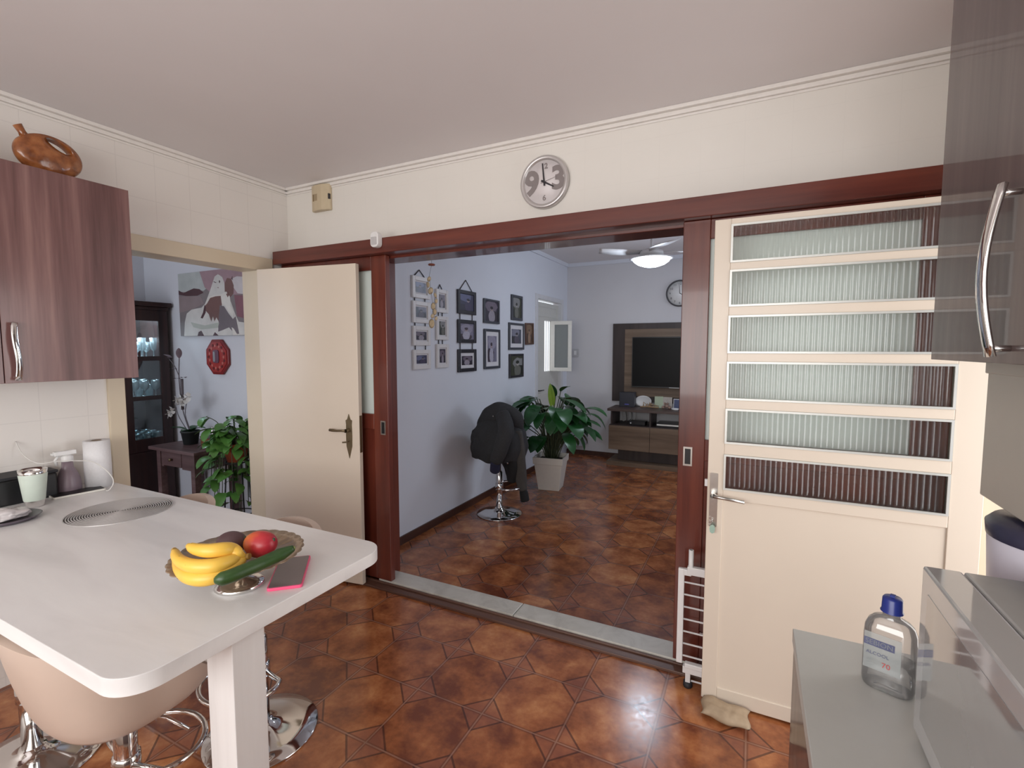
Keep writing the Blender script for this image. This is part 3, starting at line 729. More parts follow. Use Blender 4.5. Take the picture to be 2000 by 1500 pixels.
# fruit dish
dc = V((-1.318, .872, TZ))
t = thing('fruit_dish', 'scalloped glass fruit dish on a round silver foot', 'dish', dc)
bm = mb(); lathe(bm, [(0, .0008), (.062, .0008), (.066, .004), (.064, .012), (.05, .019), (.022, .028), (.014, .050), (.024, .070), (.03, .0745), (0, .0745)], 40); o = obj('foot', bm, M['chrome'], t, world=False); o['label'] = 'round silver foot'
bm = mb(); n = 112; prof = [(0.0, .0765), (.05, .077), (.10, .082), (.145, .091), (.170, .100)]; rings = []
for r, z in prof:
    ring = []
    for i in range(n):
        a = 2 * PI * i / n; sc = 1 + (.030 * abs(math.sin(a * 14)) if r > .14 else 0)
        ring.append(bm.verts.new((r * sc * math.cos(a), r * sc * math.sin(a), z)) if r > 0 else None)
    rings.append(ring)
c0 = bm.verts.new((0, 0, prof[0][1]))
for i in range(n): bm.faces.new((c0, rings[1][i], rings[1][(i + 1) % n])).smooth = True
for a, b in zip(rings[1:], rings[2:]):
    for i in range(n): bm.faces.new((a[i], b[i], b[(i + 1) % n], a[(i + 1) % n])).smooth = True
obj('plate', bm, plain('smoked_glass_plate', (.34, .25, .17), .12, .35, var=.15), t, world=False, solid=.003)
def P(px, py, h): return at(px, py, Z=TZ + h + .044)
# bananas (one bunch with four fruits)
k = NT('banana_skin'); v = k.coord(); n1 = k.noise(v, 45, 3); 
sp = k.math('GREATER_THAN', n1, .70); k.base(k.mix(k.math('MULTIPLY', sp, .85), k.mix(k.noise(v, 12, 2), (.80, .45, .05), (.90, .60, .11)), (.12, .05, .015))); k.set(Roughness=.4); ban = k.m
bn = thing('banana_bunch', 'bunch of ripe yellow bananas in the fruit dish', 'bananas', P(400, 1110, .07))
def banana(pts, w):
    bm = mb(); s = spline(pts, 5); n = len(s); rad = []
    for i in range(n):
        u = i / (n - 1); r = w * min(1, (max(.0, math.sin(PI * min(1, max(0, (u * .93 + .035))))) ** .42))
        if u > .86: r = w * (.62 - (u - .86) * 2.2)
        if u < .04: r = w * .38
        rad.append(max(r, w * .24))
    tube(bm, s, rad, 10); return obj('banana', bm, ban, bn)
stem = P(478, 1088, .085)
def bz(a, h): return tuple(P(*a, h))
banana([bz((344, 1076), .062), bz((350, 1110), .062), bz((372, 1128), .064), bz((405, 1130), .066), bz((440, 1118), .07), bz((470, 1096), .08), tuple(stem)], .0185)
banana([bz((340, 1074), .095), bz((350, 1094), .094), bz((378, 1106), .094), bz((415, 1106), .094), bz((445, 1098), .092), bz((462, 1090), .09), tuple(stem)], .0190)
banana([bz((368, 1066), .125), bz((385, 1073), .124), bz((410, 1076), .123), bz((435, 1074), .12), bz((452, 1074), .112), bz((466, 1082), .10), tuple(stem)], .0195)
bm = mb(); tube(bm, [tuple(stem), bz((488, 1086), .088)], [.010, .008], 8); o = obj('stem', bm, plain('brown_banana_stem', (.35, .19, .04), .6), bn)
# mango, dark avocado, cucumber
def fruit(name, label, cat, c, r, mat_, sc=(1, 1, 1), rz=0, stem_=True):
    t = thing(name, label, cat, c, rz)
    bm = mb(); bmesh.ops.create_uvsphere(bm, u_segments=28, v_segments=18, radius=r)
    for v_ in bm.verts:
        p = v_.co; v_.co = V((p.x * sc[0] * (1 + .10 * p.z / r), p.y * sc[1], p.z * sc[2]))
    for f in bm.faces: f.smooth = True
    obj('flesh', bm, mat_, t, world=False)
    if stem_:
        bm = mb(); lathe(bm, [(0.004, -.002), (.0035, .006), (0, .006)], 8, (r * sc[0] * .9, 0, r * .38)); obj('stem', bm, M['stem'], t, world=False)
    return t
k = NT('mango_skin'); v = k.coord(); sp = k.n('ShaderNodeSeparateXYZ'); k.l(v, sp.inputs[0])
g = k.math('ADD', k.math('MULTIPLY', sp.outputs[0], 11), k.math('ADD', .5, k.math('MULTIPLY', k.math('SUBTRACT', k.noise(v, 25, 3), .5), .6)))
k.base(k.ramp(g, [(.0, (.75, .24, .05)), (.35, (.62, .11, .045)), (.6, (.50, .035, .04)), (1, (.38, .02, .035))])); man = k.set(Roughness=.35)
fruit('mango', 'red and orange mango in the fruit dish beside the cucumber', 'mango', P(509, 1063, .093), .040, man, (1.18, .95, .92), math.radians(15))
fruit('avocado', 'dull dark purple round fruit behind the bananas', 'fruit', P(452, 1062, .088), .038, plain('dark_purple_skin', (.10, .055, .06), .55, var=.25), (1.05, .95, .92), .6)
t = thing('cucumber', 'dark green cucumber lying across the front of the fruit dish', 'cucumber', P(500, 1102, .07))
k = NT('cucumber_skin'); v = k.coord(); k.base(k.mix(k.noise(v, 30, 4), (.012, .035, .010), (.045, .10, .025))); k.bump(k.noise(v, 90, 2), .25, .002); cuc = k.set(Roughness=.38)
pts = spline([bz((418, 1134), .075), bz((445, 1127), .077), bz((480, 1113), .079), bz((515, 1098), .082), bz((550, 1082), .09), bz((574, 1070), .10)], 5); n = len(pts)
bm = mb(); tube(bm, pts, [.0175 * (min(1, .35 + i * .22) if i < 4 else 1 if i < n - 6 else max(.35, 1 - (i - n + 6) * .11)) for i in range(n)], 14); obj('flesh', bm, cuc, t)
bm = mb(); tube(bm, [pts[-1], pts[-1] + (pts[-1] - pts[-2]) * .8], [.006, .004], 8); obj('stem', bm, plain('pale_green_tip', (.25, .3, .1), .6), t)

# ------------------------------------------------------------------ clock wall
ck = at(1066, 358, Y=YW); rC = .138
t = thing('wall_clock', 'round silver wall clock with huge 9 and 3 above the wide doorway', 'clock', (ck.x, YW, ck.z))
gcl = plain('silver_clock_rim', (.60, .57, .56), .3, .5)
bm = mb(); lathe(bm, [(0, YW - .001), (rC, YW - .001), (rC, YW - .028), (rC - .006, YW - .036), (rC - .022, YW - .030), (rC - .024, YW - .018), (0, YW - .018)], 64, (ck.x, 0, ck.z), axis='Y'); obj('rim', bm, gcl, t)
bm = mb(); lathe(bm, [(0, YW - .0185), (rC - .023, YW - .0185), (rC - .023, YW - .0195), (0, YW - .0195)], 64, (ck.x, 0, ck.z), axis='Y')
def tx(bm, s, size, x, z, y, mi, bold=0, sx=1): text_bm(bm, s, size, Matrix.Translation((ck.x + x, y, ck.z + z)) @ FACE_NY @ Matrix.Diagonal((sx, 1, 1, 1)), mi, .0005, bold=bold)
tx(bm, '9', .175, -.074, -.004, YW - .0205, 1, .006); tx(bm, '3', .165, .080, .008, YW - .0205, 1, .006)
tx(bm, '12', .040, .0, .082, YW - .0205, 1, .001); tx(bm, '6', .040, .0, -.083, YW - .0205, 1, .001)
o = obj('dial', bm, [plain('pale_dial', (.74, .69, .69), .4), plain('grey_numerals', (.25, .215, .21), .5)], t)
def hand(ang, L, w, name, y, m):
    bm = mb(); d = V((math.sin(ang), 0, math.cos(ang))); s = V((math.cos(ang), 0, -math.sin(ang))); c0 = V((ck.x, y, ck.z))
    q = [c0 - d * .02 - s * w, c0 - d * .02 + s * w, c0 + d * L + s * w * .6, c0 + d * L - s * w * .6]
    prism(bm, [(p.x, p.z) for p in q], y, y - .0012, 'XZ'); obj(name, bm, m, t)
hand(math.radians(119), .062, .0055, 'hour_hand', YW - .022, M['ink']); hand(math.radians(-6), .098, .0048, 'minute_hand', YW - .0245, M['ink']); hand(math.radians(76), .072, .0012, 'second_hand', YW - .0265, plain('grey_hand', (.2, .18, .18), .5))
bm = mb(); lathe(bm, [(0, YW - .028), (.006, YW - .028), (.006, YW - .02), (0, YW - .02)], 12, (ck.x, 0, ck.z), axis='Y'); obj('hub', bm, M['ink'], t)
# doorbell chime box
a, b = at(609, 380, Y=YW - .04), at(641, 380, Y=YW - .02); z0, z1 = at(627, 410, Y=YW - .04).z, at(627, 359, Y=YW - .04).z; xm = (a.x + b.x) / 2
t = thing('doorbell_chime', 'beige plastic doorbell box high in the corner under the cornice', 'doorbell', (xm, YW, z0))
bm = mb(); hw = .082; outl = [(-hw, YW - .001), (-hw, YW - .028), (-hw * .5, YW - .043), (hw * .3, YW - .046), (hw * .85, YW - .032), (hw, YW - .018), (hw, YW - .001)]
prism(bm, [(xm + p, q) for p, q in outl], z0, z1, 'XY'); beige = plain('aged_beige_plastic', (.58, .48, .33), .45); obj('cover', bm, beige, t, bevel=.004)
bm = mb()
for i in range(4): bx(bm, xm - .055 + i * .012, xm - .050 + i * .012, YW - .0445 - .0005 * i, YW - .0375, z0 + .065, z0 + .11)
obj('sound_slots', bm, plain('slot_brown', (.30, .22, .13), .6), t)
bm = mb(); bx(bm, xm + hw * .90, xm + hw * 1.0 + .001, YW - .030, YW - .016, z0 + .07, z0 + .105); obj('window', bm, M['ink'], t)
# motion sensor
sx_, sz = at(735, 468, Y=2.32).x, at(735, 468, Y=2.32).z
t = thing('motion_sensor', 'small white motion sensor mounted on the beam', 'sensor', (sx_, 2.339, sz - .03))
bm = mb(); prism(bm, rrect(sx_ - .031, sx_ + .031, sz - .048, sz + .045, .024, 6), 2.298, 2.339, 'XZ', smooth_side=True); obj('housing', bm, M['white_plastic'], t, bevel=.006)
bm = mb(); prism(bm, rrect(sx_ - .021, sx_ + .021, sz - .034, sz + .012, .004, 3), 2.295, 2.2985, 'XZ'); o = obj('lens', bm, plain('grey_lens', (.52, .50, .50), .5), t)

# ------------------------------------------------------------------ baby gate behind the glazed door
gY = 2.275; t = thing('baby_gate', 'white metal baby gate folded behind the glazed cream door', 'baby gate', (-.1, gY, 0))
g = lambda px, py: at(px, py, Y=gY)
x0 = g(1323, 1200).x; x1 = x0 + .027; ztop = g(1326, 1108).z; zbot = g(1326, 1292).z; XE = .34
bm = mb(); bx(bm, x0, x1, gY - .009, gY + .009, zbot, ztop); bx(bm, x1 - .004, x1 + .03, gY - .012, gY + .012, ztop - .028, ztop); obj('upright', bm, M['white_metal'], t, bevel=.003)
bm = mb(); z = g(1335, 1107).z; bx(bm, x1 + .012, XE, gY - .014, gY + .010, z - .028, z + .008, bev=.002); obj('top_rail', bm, M['white_metal'], t)
zb_ = g(1335, 1303).z; bm = mb(); bx(bm, x1 + .003, XE, gY - .014, gY + .010, zb_ - .018, zb_ + .014, bev=.002); obj('bottom_rail', bm, M['white_metal'], t)
for i in range(7):
    zc_ = z - .070 - i * (z - zb_ - .075) / 6.9; bm = mb(); tube(bm, [(x1 - .002, gY, zc_), (XE - .01, gY, zc_)], .0042, 8); obj('bar', bm, M['white_metal'], t)
bm = mb(); tube(bm, [(x1 + .04, gY, zb_ - .055), (XE - .01, gY, zb_ - .055)], .0042, 8); obj('bar', bm, M['white_metal'], t)
bm = mb(); xs = g(1350, 1090).x; lathe(bm, [(.011, z), (.011, g(1350, 1074).z), (.007, g(1350, 1074).z)], 14, (xs, gY, 0)); obj('wall_spindle', bm, M['white_metal'], t)
bm = mb(); bx(bm, x1 + .012, x1 + .10, gY - .022, gY + .004, zb_ + .012, zb_ + .034, bev=.003); obj('latch', bm, M['white_metal'], t)
bm = mb(); bx(bm, XE - .03, XE, gY - .010, gY + .008, .024, z - .02); obj('end_post', bm, M['white_metal'], t, bevel=.002)
bm = mb(); bx(bm, xs - .011, xs + .011, gY - .012, gY + .010, .024, zb_ - .014); obj('lower_spindle', bm, M['white_metal'], t, bevel=.002)
for xx in (xs, XE - .015):
    bm = mb(); lathe(bm, [(0, 0), (.019, 0), (.021, .006), (.019, .026), (0, .026)], 18, (xx, gY, .0005)); obj('rubber_foot', bm, M['black_rubber'], t)
# sand bag door stop
bm = mb(); nx_, ny_ = 26, 14; A = on(1370, 1375, .03); 
bx0, bx1, by0, by1 = -.150, .035, 2.085, 2.205
def pillow(u, v, s):
    e = (1 - abs(2 * u - 1) ** 4) * (1 - abs(2 * v - 1) ** 3.2)
    w = .006 * noise.noise(V((u * 7, v * 5, s)))
    x = bx0 + (bx1 - bx0) * u + .006 * math.sin(v * 7) * (abs(2 * u - 1) ** 3); y = by0 + (by1 - by0) * v + .007 * math.sin(u * 9) - (x - bx0) * .10
    return (x, y, .024 + s * (.022 * e ** .6 + w * e))
for s in (1, -1):
    G = [[bm.verts.new(pillow(i / nx_, j / ny_, s)) for j in range(ny_ + 1)] for i in range(nx_ + 1)]
    for i in range(nx_):
        for j in range(ny_): bm.faces.new((G[i][j], G[i + 1][j], G[i + 1][j + 1], G[i][j + 1])).smooth = True
for v_ in bm.verts: v_.co.z = max(.001, v_.co.z)
bmesh.ops.remove_doubles(bm, verts=bm.verts[:], dist=.0006)
xf(bm, Matrix.Translation((0.0, .008, 0)))
tag(obj('sand_bag', bm, plain('beige_fabric', (.40, .30, .20), .7, var=.15, scale=60, bump=.2)), 'beige sand bag door stop on the floor at the foot of the cream door', 'door stop')

# ------------------------------------------------------------------ right counter, wall cabinet, microwave
CX, CY1, CZ_ = .105, 1.282, .90
c = thing('base_cabinet', 'glossy white base cabinet along the right wall', 'cabinet', (.43, .5, 0))
bm = mb(); bx(bm, .15, XR - .002, -.9, CY1 - .012, 0, .10); obj('plinth', bm, M['taupe'], c)
bm = mb(); bx(bm, .128, XR - .002, -.9, CY1 - .004, .10, .868); obj('body', bm, M['white_lac'], c, bevel=.002)
for i in range(4):
    ya = CY1 - .004 - (i + 1) * .54 + .002; yb = CY1 - .004 - i * .54 - .002
    bm = mb(); bx(bm, .108, .127, ya, yb, .11, .862); dr = obj('door', bm, M['gloss_dark'], c, bevel=.001)
bm = mb(); bx(bm, CX, XR - .002, -.9, CY1, .8685, CZ_); tag(obj('countertop', bm, plain('grey_white_laminate', (.47, .465, .44), .32, var=.03), bevel=.002), 'pale grey countertop along the right wall', 'countertop')
c = thing('wall_cabinet', 'glossy dark taupe wall cabinet high at the right photo edge', 'cabinet', (.55, .5, 1.537))
UX, UY = .335, 1.305
bm = mb(); bx(bm, UX + .021, XR - .002, -.3, UY, 1.537, 2.50); obj('body', bm, M['gloss_dark'], c, bevel=.001)
sm_ = .905
for ya, yb, hy in ((sm_ + .0015, UY, .955), (.50, sm_ - .0015, .86)):
    bm = mb(); bx(bm, UX, UX + .020, ya, yb, 1.537, 2.50); dr = obj('door', bm, M['gloss_dark'], c, bevel=.001)
    if hy > .9: h = bow_handle(UX, hy, 1.548, 1.795, .016, 'handle', dr, .015, -1); h['label'] = 'bowed chrome handle'
bm = mb(); bx(bm, UX, UX + .020, -.3, .497, 1.537, 2.50); obj('door', bm, M['gloss_dark'], c)
bm = mb(); bx(bm, .425, XR - .002, .3, UY - .005, 1.262, 1.536); bx(bm, .420, .425, .3, UY - .005, 1.51, 1.536)
tag(obj('hanging_shelf_box', bm, M['taupe'], bevel=.003), 'taupe box unit fixed under the dark wall cabinet', 'cabinet')
# canister
t = thing('canister', 'pale lilac canister with a dark navy lid under the taupe box', 'canister', (.505, 1.165, CZ_ + .0005))
bm = mb(); lathe(bm, [(0, 0), (.085, 0), (.09, .01), (.106, .325), (.104, .33), (0, .33)], 40); obj('body', bm, plain('pale_lilac_plastic', (.60, .58, .66), .3, var=.03), t, world=False)
bm = mb(); lathe(bm, [(.107, .318), (.109, .340), (.10, .350), (0, .353)], 40); o = obj('lid', bm, plain('navy_plastic', (.03, .03, .06), .3), t, world=False)
# microwave
t = thing('microwave', 'glossy silver-white microwave oven on the right countertop', 'microwave', (.45, .74, CZ_))
mx0, my0, my1, mz = .266, .50, 1.012, 1.198
bm = mb(); bx(bm, mx0 + .052, .66, my0, my1, CZ_ + .012, mz, bev=.004); obj('body', bm, plain('silver_white_metal', (.50, .50, .50), .22, .3), t)
bm = mb(); bx(bm, mx0, mx0 + .050, my0 + .12, my1, CZ_ + .012, mz, bev=.004); dr = obj('door', bm, plain('glossy_silver_door', (.48, .475, .475), .07, .0, coat=1, var=.02), t)
bm = mb(); bx(bm, mx0 - .0008, mx0 + .003, my0 + .155, my1 - .035, CZ_ + .05, mz - .035); obj('window', bm, plain('mirrored_window', (.40, .395, .39), .05, .3, coat=1), dr)
bm = mb(); bx(bm, mx0, mx0 + .050, my0, my0 + .118, CZ_ + .012, mz, bev=.004); obj('control_panel', bm, plain('panel_grey', (.35, .35, .36), .15), t)
for xx, yy in ((.32, .54), (.62, .54), (.32, .96), (.62, .96)):
    bm = mb(); lathe(bm, [(0, CZ_), (.014, CZ_), (.014, CZ_ + .013), (0, CZ_ + .013)], 12, (xx, yy, 0)); obj('foot', bm, M['black_rubber'], t)
# alcohol bottle
bc = V((.256, 1.132, CZ_ + .0005)); rz = math.radians(-22)
t = thing('bottle', 'clear flat plastic bottle with a blue cap on the right countertop', 'bottle', bc, rz)
bm = mb(); rings = []
for z, k_ in ((0, .90), (.004, .97), (.012, 1), (.10, 1), (.118, .97), (.130, .86), (.138, .68), (.144, .45), (.147, .34), (.153, .34)):
    o_ = rrect(-.042 * k_, .042 * k_, -.026 * k_ if z < .13 else -.026 * max(k_, .5), .026 * max(k_, .5) if z >= .13 else .026 * k_, .0235 * (k_ if z < .13 else max(k_, .5)) * .98, 6)
    if z > .143: o_ = [(.0145 * math.cos(2 * PI * i / 28 + .1), .0145 * math.sin(2 * PI * i / 28 + .1)) for i in range(28)]
    rings.append([bm.verts.new((a_, b_, z)) for a_, b_ in o_])
for a_, b_ in zip(rings, rings[1:]):
    for i in range(28): bm.faces.new((a_[i], a_[(i + 1) % 28], b_[(i + 1) % 28], b_[i])).smooth = True
bm.faces.new(rings[0][::-1]); obj('body', bm, M['clear_plastic'], t, world=False)
bm = mb(); prism(bm, rrect(-.040, .040, -.0245, .0245, .022, 6), .002, .062, 'XY', smooth_side=True); o = obj('liquid', bm, glassmix('alcohol', (.90, .90, .90), 1, .04, .05, .08), t, world=False)
bm = mb(); lathe(bm, [(.0185, .1535), (.0185, .155), (.0168, .157), (.0160, .179), (.014, .182), (0, .183)], 28); bm2 = bm
bx(bm, -.004, .004, -.004, .004, .182, .187); o = obj('cap', bm, plain('blue_cap', (.02, .035, .22), .3), t, world=False); o['label'] = 'blue screw cap'
bm = mb(); M2 = Matrix.Translation((-.043, 0, .085)) @ FACE_NX
Lb = [(-.028, .050), (.028, .050), (.028, .098), (-.028, .098)]
yo = -.0268
bx(bm, -.036, .022, yo, yo + .0006, .040, .112, 0)
bx(bm, -.036, .012, yo - .0004, yo, .086, .100, 1); 
text_bm(bm, 'SEBION', .013, Matrix.Translation((-.012, yo - .0006, .093)) @ FACE_NY, 0, .0001)
text_bm(bm, 'ALCOOL', .009, Matrix.Translation((-.014, yo - .0004, .072)) @ FACE_NY, 1, .0001)
text_bm(bm, '70', .014, Matrix.Translation((.0, yo - .0004, .054)) @ FACE_NY, 2, .0001)
o = obj('label', bm, [glassmix('label_film', (.9, .9, .9), 1, .03, .2, .28), plain('label_blue', (.10, .11, .2), .5), plain('label_red', (.5, .08, .08), .5)], t, world=False)
o['label'] = 'printed front label'

# ------------------------------------------------------------------ living room: photographs on the wall
WX = XLV
def photo_bm(bm, y0, y1, z0, z1, x, seed, mi0):
    """printed picture: background, soft landscape blobs and a seated or standing figure, as thin coloured shapes"""
    rnd = random.Random(seed); w, h = y1 - y0, z1 - z0
    bx(bm, x - .001, x, y0, y1, z0, z1, mi0)
    def blob(cy, cz, ry, rz_, mi, dx, n=14, jit=.12):
        pts = []
        for i in range(n):
            a = 2 * PI * i / n; j = 1 + rnd.uniform(-jit, jit)
            py = min(max(y0 + w * cy + ry * w * math.cos(a) * j, y0 + .001), y1 - .001); pz = min(max(z0 + h * cz + rz_ * h * math.sin(a) * j, z0 + .001), z1 - .001)
            pts.append((py, pz))
        prism(bm, pts, x, x + dx, 'YZ', mi)
    blob(rnd.uniform(.3, .7), rnd.uniform(.6, .85), .45, .3, mi0 + 1, .0003)
    blob(rnd.uniform(.2, .8), rnd.uniform(.1, .3), .5, .25, mi0 + 2, .0004)
    c = rnd.uniform(.38, .62); s = rnd.uniform(.8, 1.15)
    blob(c, .25, .24 * s, .30, mi0 + 3, .0006, 16, .06); blob(c, .62, .10 * s, .11 * s, mi0 + 4, .0008, 14, .03); blob(c, .68, .115 * s, .08 * s, mi0 + 2, .0009, 12, .1)
def pic_mats(pal):
    out = []
    for i, c in enumerate(pal):
        key = 'print_%s_%d' % (str(c), i)
        if key not in M: M[key] = plain('photo_print', c, .35, var=.25, scale=60)
        out.append(M[key])
    return out
PALS = [((.045, .045, .09), (.13, .14, .25), (.03, .028, .05), (.06, .05, .10), (.32, .26, .27)),
        ((.08, .09, .12), (.20, .20, .26), (.05, .05, .06), (.10, .09, .12), (.30, .27, .28)),
        ((.035, .03, .05), (.16, .13, .17), (.025, .02, .03), (.30, .27, .32), (.30, .24, .24)),
        ((.20, .19, .26), (.30, .28, .36), (.06, .045, .06), (.42, .40, .48), (.36, .28, .29)),
        ((.09, .05, .03), (.20, .12, .07), (.06, .03, .02), (.28, .18, .12), (.32, .22, .17)),
        ((.05, .055, .035), (.22, .22, .22), (.02, .025, .02), (.14, .14, .12), (.36, .32, .30))]
M['frame_white'] = plain('white_picture_frame', (.70, .68, .68), .4)
M['frame_black'] = plain('black_picture_frame', (.018, .017, .024), .35)
M['frame_grey'] = plain('charcoal_picture_frame', (.045, .05, .065), .35)
M['frame_brown'] = wood('brown_picture_frame', (.05, .02, .012), (.09, .04, .025), (.13, .06, .04), 'Z', 8, .4)
M['mat'] = plain('picture_mat', (.66, .64, .66), .7)
def picture(parent, y0, y1, z0, z1, fm, bw, mat_w, seed, pal, name='photo_frame', tilt=0.0, depth=.020):
    """frame > mat and print; parent None gives a framed picture of its own"""
    if parent is None: raise ValueError
    x = WX + .002
    bm = mb()
    bx(bm, x, x + depth, y0, y0 + bw, z0, z1); bx(bm, x, x + depth, y1 - bw, y1, z0, z1); bx(bm, x, x + depth, y0 + bw, y1 - bw, z0, z0 + bw); bx(bm, x, x + depth, y0 + bw, y1 - bw, z1 - bw, z1)
    if tilt: xf(bm, Matrix.Translation((0, (y0 + y1) / 2, (z0 + z1) / 2)) @ Matrix.Rotation(tilt, 4, 'X') @ Matrix.Translation((0, -(y0 + y1) / 2, -(z0 + z1) / 2)))
    fr = obj(name, bm, fm, parent, bevel=.003)
    a0, a1, b0, b1 = y0 + bw, y1 - bw, z0 + bw, z1 - bw
    R_ = Matrix.Translation((0, (y0 + y1) / 2, (z0 + z1) / 2)) @ Matrix.Rotation(tilt, 4, 'X') @ Matrix.Translation((0, -(y0 + y1) / 2, -(z0 + z1) / 2))
    if mat_w:
        bm = mb(); bx(bm, x + .004, x + .009, a0, a1, b0, b1); xf(bm, R_)
        for_par(bm, parent); o = obj('mat', bm, M['mat'], fr, world=False)
        a0 += mat_w; a1 -= mat_w; b0 += mat_w; b1 -= mat_w
    bm = mb(); photo_bm(bm, a0, a1, b0, b1, x + .0105, seed, 0); xf(bm, R_); for_par(bm, parent)
    obj('print', bm, pic_mats(PALS[pal]), fr, world=False)
    return fr
def for_par(bm, root): xf(bm, root.matrix_basis.inverted())
def wy(px): return at(px, 640, X=WX).y
def wz(px, py): return at(px, py, X=WX).z
def cordset(parent, y0, y1, zs, apex, col):
    x = WX + .008
    if apex:
        bm = mb(); tube(bm, [(x, y0, zs[0][1]), (x - .002, (y0 + y1) / 2, apex), (x, y1, zs[0][1])], .004, 6); obj('hanging_cord', bm, col, parent)
    for (a, b), (c, d) in zip(zs, zs[1:]):
        for y in (y0, y1): bm = mb(); tube(bm, [(x, y, a), (x, y, d)], .0042, 6); obj('joining_cord', bm, col, parent)
M['cord'] = plain('dark_cord', (.03, .025, .03), .8)
def column(label, y0, y1, cells, fm, bw, mats, seeds, pals, apex, cy0, cy1):
    t = thing('hanging_photo_frames', label, 'photo frames', (WX + .002, (y0 + y1) / 2, cells[-1][0]))
    cordset(t, cy0, cy1, cells, apex, M['cord'])
    for (a, b), m_, s, p in zip(cells, mats, seeds, pals): picture(t, y0, y1, a, b, fm, bw, m_, s, p)
    return t
# column 1 (four white)
ya, yb = wy(803.5), wy(837); c_ = []
for p, q in ((541, 583), (589, 631), (637, 675), (683, 721)): c_.append((wz(820, q), wz(820, p)))
column('column of four white photo frames, leftmost on the wall behind the shell mobile', ya, yb, c_, M['frame_white'], .034, [.012] * 4, [1, 2, 3, 4], [0, 1, 2, 0], wz(816, 527), wy(809), wy(829))
ya, yb = wy(850), wy(872.5); c_ = []
for p, q in ((566, 611), (618, 664), (672, 718)): c_.append((wz(861, q), wz(861, p)))
column('column of three white photo frames beside the four-frame column', ya, yb, c_, M['frame_white'], .032, [.012] * 3, [5, 6, 7], [2, 5, 2], wz(858, 556), wy(855), wy(862.5))
ya, yb = wy(892), wy(927); c_ = []
for p, q in ((568, 614), (625, 670), (682, 726)): c_.append((wz(909, q), wz(909, p)))
column('column of three black photo frames hanging from one cord', ya, yb, c_, M['frame_black'], .035, [0, 0, .03], [8, 9, 10], [0, 3, 2], wz(907, 547), wy(897), wy(921))
def single(label, px0, px1, py0, py1, fm, bw, mw, seed, pal, tilt=0):
    y0, y1 = wy(px0), wy(px1); pm = (px0 + px1) / 2; z1, z0 = wz(pm, py0), wz(pm, py1)
    t = thing('framed_photo', label, 'photo frame', (WX + .002, (y0 + y1) / 2, z0)); picture(t, y0, y1, z0, z1, fm, bw, mw, seed, pal, 'frame', tilt)
single('black framed dark photo, upper one between the cord column and the six at right', 943, 973, 585, 632, M['frame_grey'], .022, 0, 11, 2)
single('tall charcoal framed portrait with pale mat, below the dark photo', 943.5, 974, 643, 720, M['frame_grey'], .026, .045, 12, 3)
single('small dark framed portrait at the top of the right-hand group', 997, 1018, 577, 626, M['frame_grey'], .030, 0, 13, 5)
single('charcoal framed photo with pale mat in the middle of the right-hand group', 992, 1021, 631, 683, M['frame_grey'], .026, .045, 14, 1)
single('black framed photo at the bottom of the right-hand group', 993, 1020, 691, 737, M['frame_black'], .024, 0, 15, 5)
single('small brown framed photo hung slightly askew nearest the white door', 1024.5, 1040, 631, 673, M['frame_brown'], .018, 0, 16, 4, .03)

# shell mobile hanging from the header inside the doorway
mY = 2.90
t = thing('shell_mobile', 'mobile of tan shells hanging from a brown disc in the wide doorway', 'mobile', at(845, 640, Y=mY))
dt = at(843, 517, Y=mY); bm = mb(); lathe(bm, [(0, dt.z - .008), (.022, dt.z - .006), (.026, dt.z), (.022, dt.z + .006), (0, dt.z + .008)], 24, (dt.x, mY, 0)); obj('disc', bm, plain('brown_disc', (.25, .07, .04), .4), t)
bm = mb(); tube(bm, [(dt.x, mY, dt.z + .006), (dt.x, mY, LC - .001)], .0012, 5)
for a_, b_ in (((838, 540), (846, 600)), ((846, 600), (844, 620))): tube(bm, [at(*a_, Y=mY), at(*b_, Y=mY)], .0012, 5)
tube(bm, [dt, at(838, 540, Y=mY)], .0010, 5); obj('string', bm, M['cord'], t)
shell = plain('tan_shell', (.50, .39, .25), .45, var=.25, scale=50)
for px, py, rr, tl in ((838, 545, .019, .5), (836, 556, .022, -.3), (841, 568, .026, .4), (850, 577, .02, -.6), (852, 588, .017, .2), (846, 598, .026, .1), (849, 609, .024, -.2), (845, 617, .018, .5), (843, 632, .034, 0), (852, 622, .015, .3)):
    p = at(px, py, Y=mY); bm = mb(); n = 16
    lathe(bm, [(0, .004), (rr * .6, .005), (rr, .0), (rr * .6, -.002), (0, -.003)], 16, axis='Y'); 
    xf(bm, Matrix.Translation(p) @ Matrix.Rotation(tl, 4, 'Y') @ Matrix.Rotation(tl * .6, 4, 'Z') @ Matrix.Diagonal((.75, 1, 1, 1))); obj('shell', bm, shell, t)

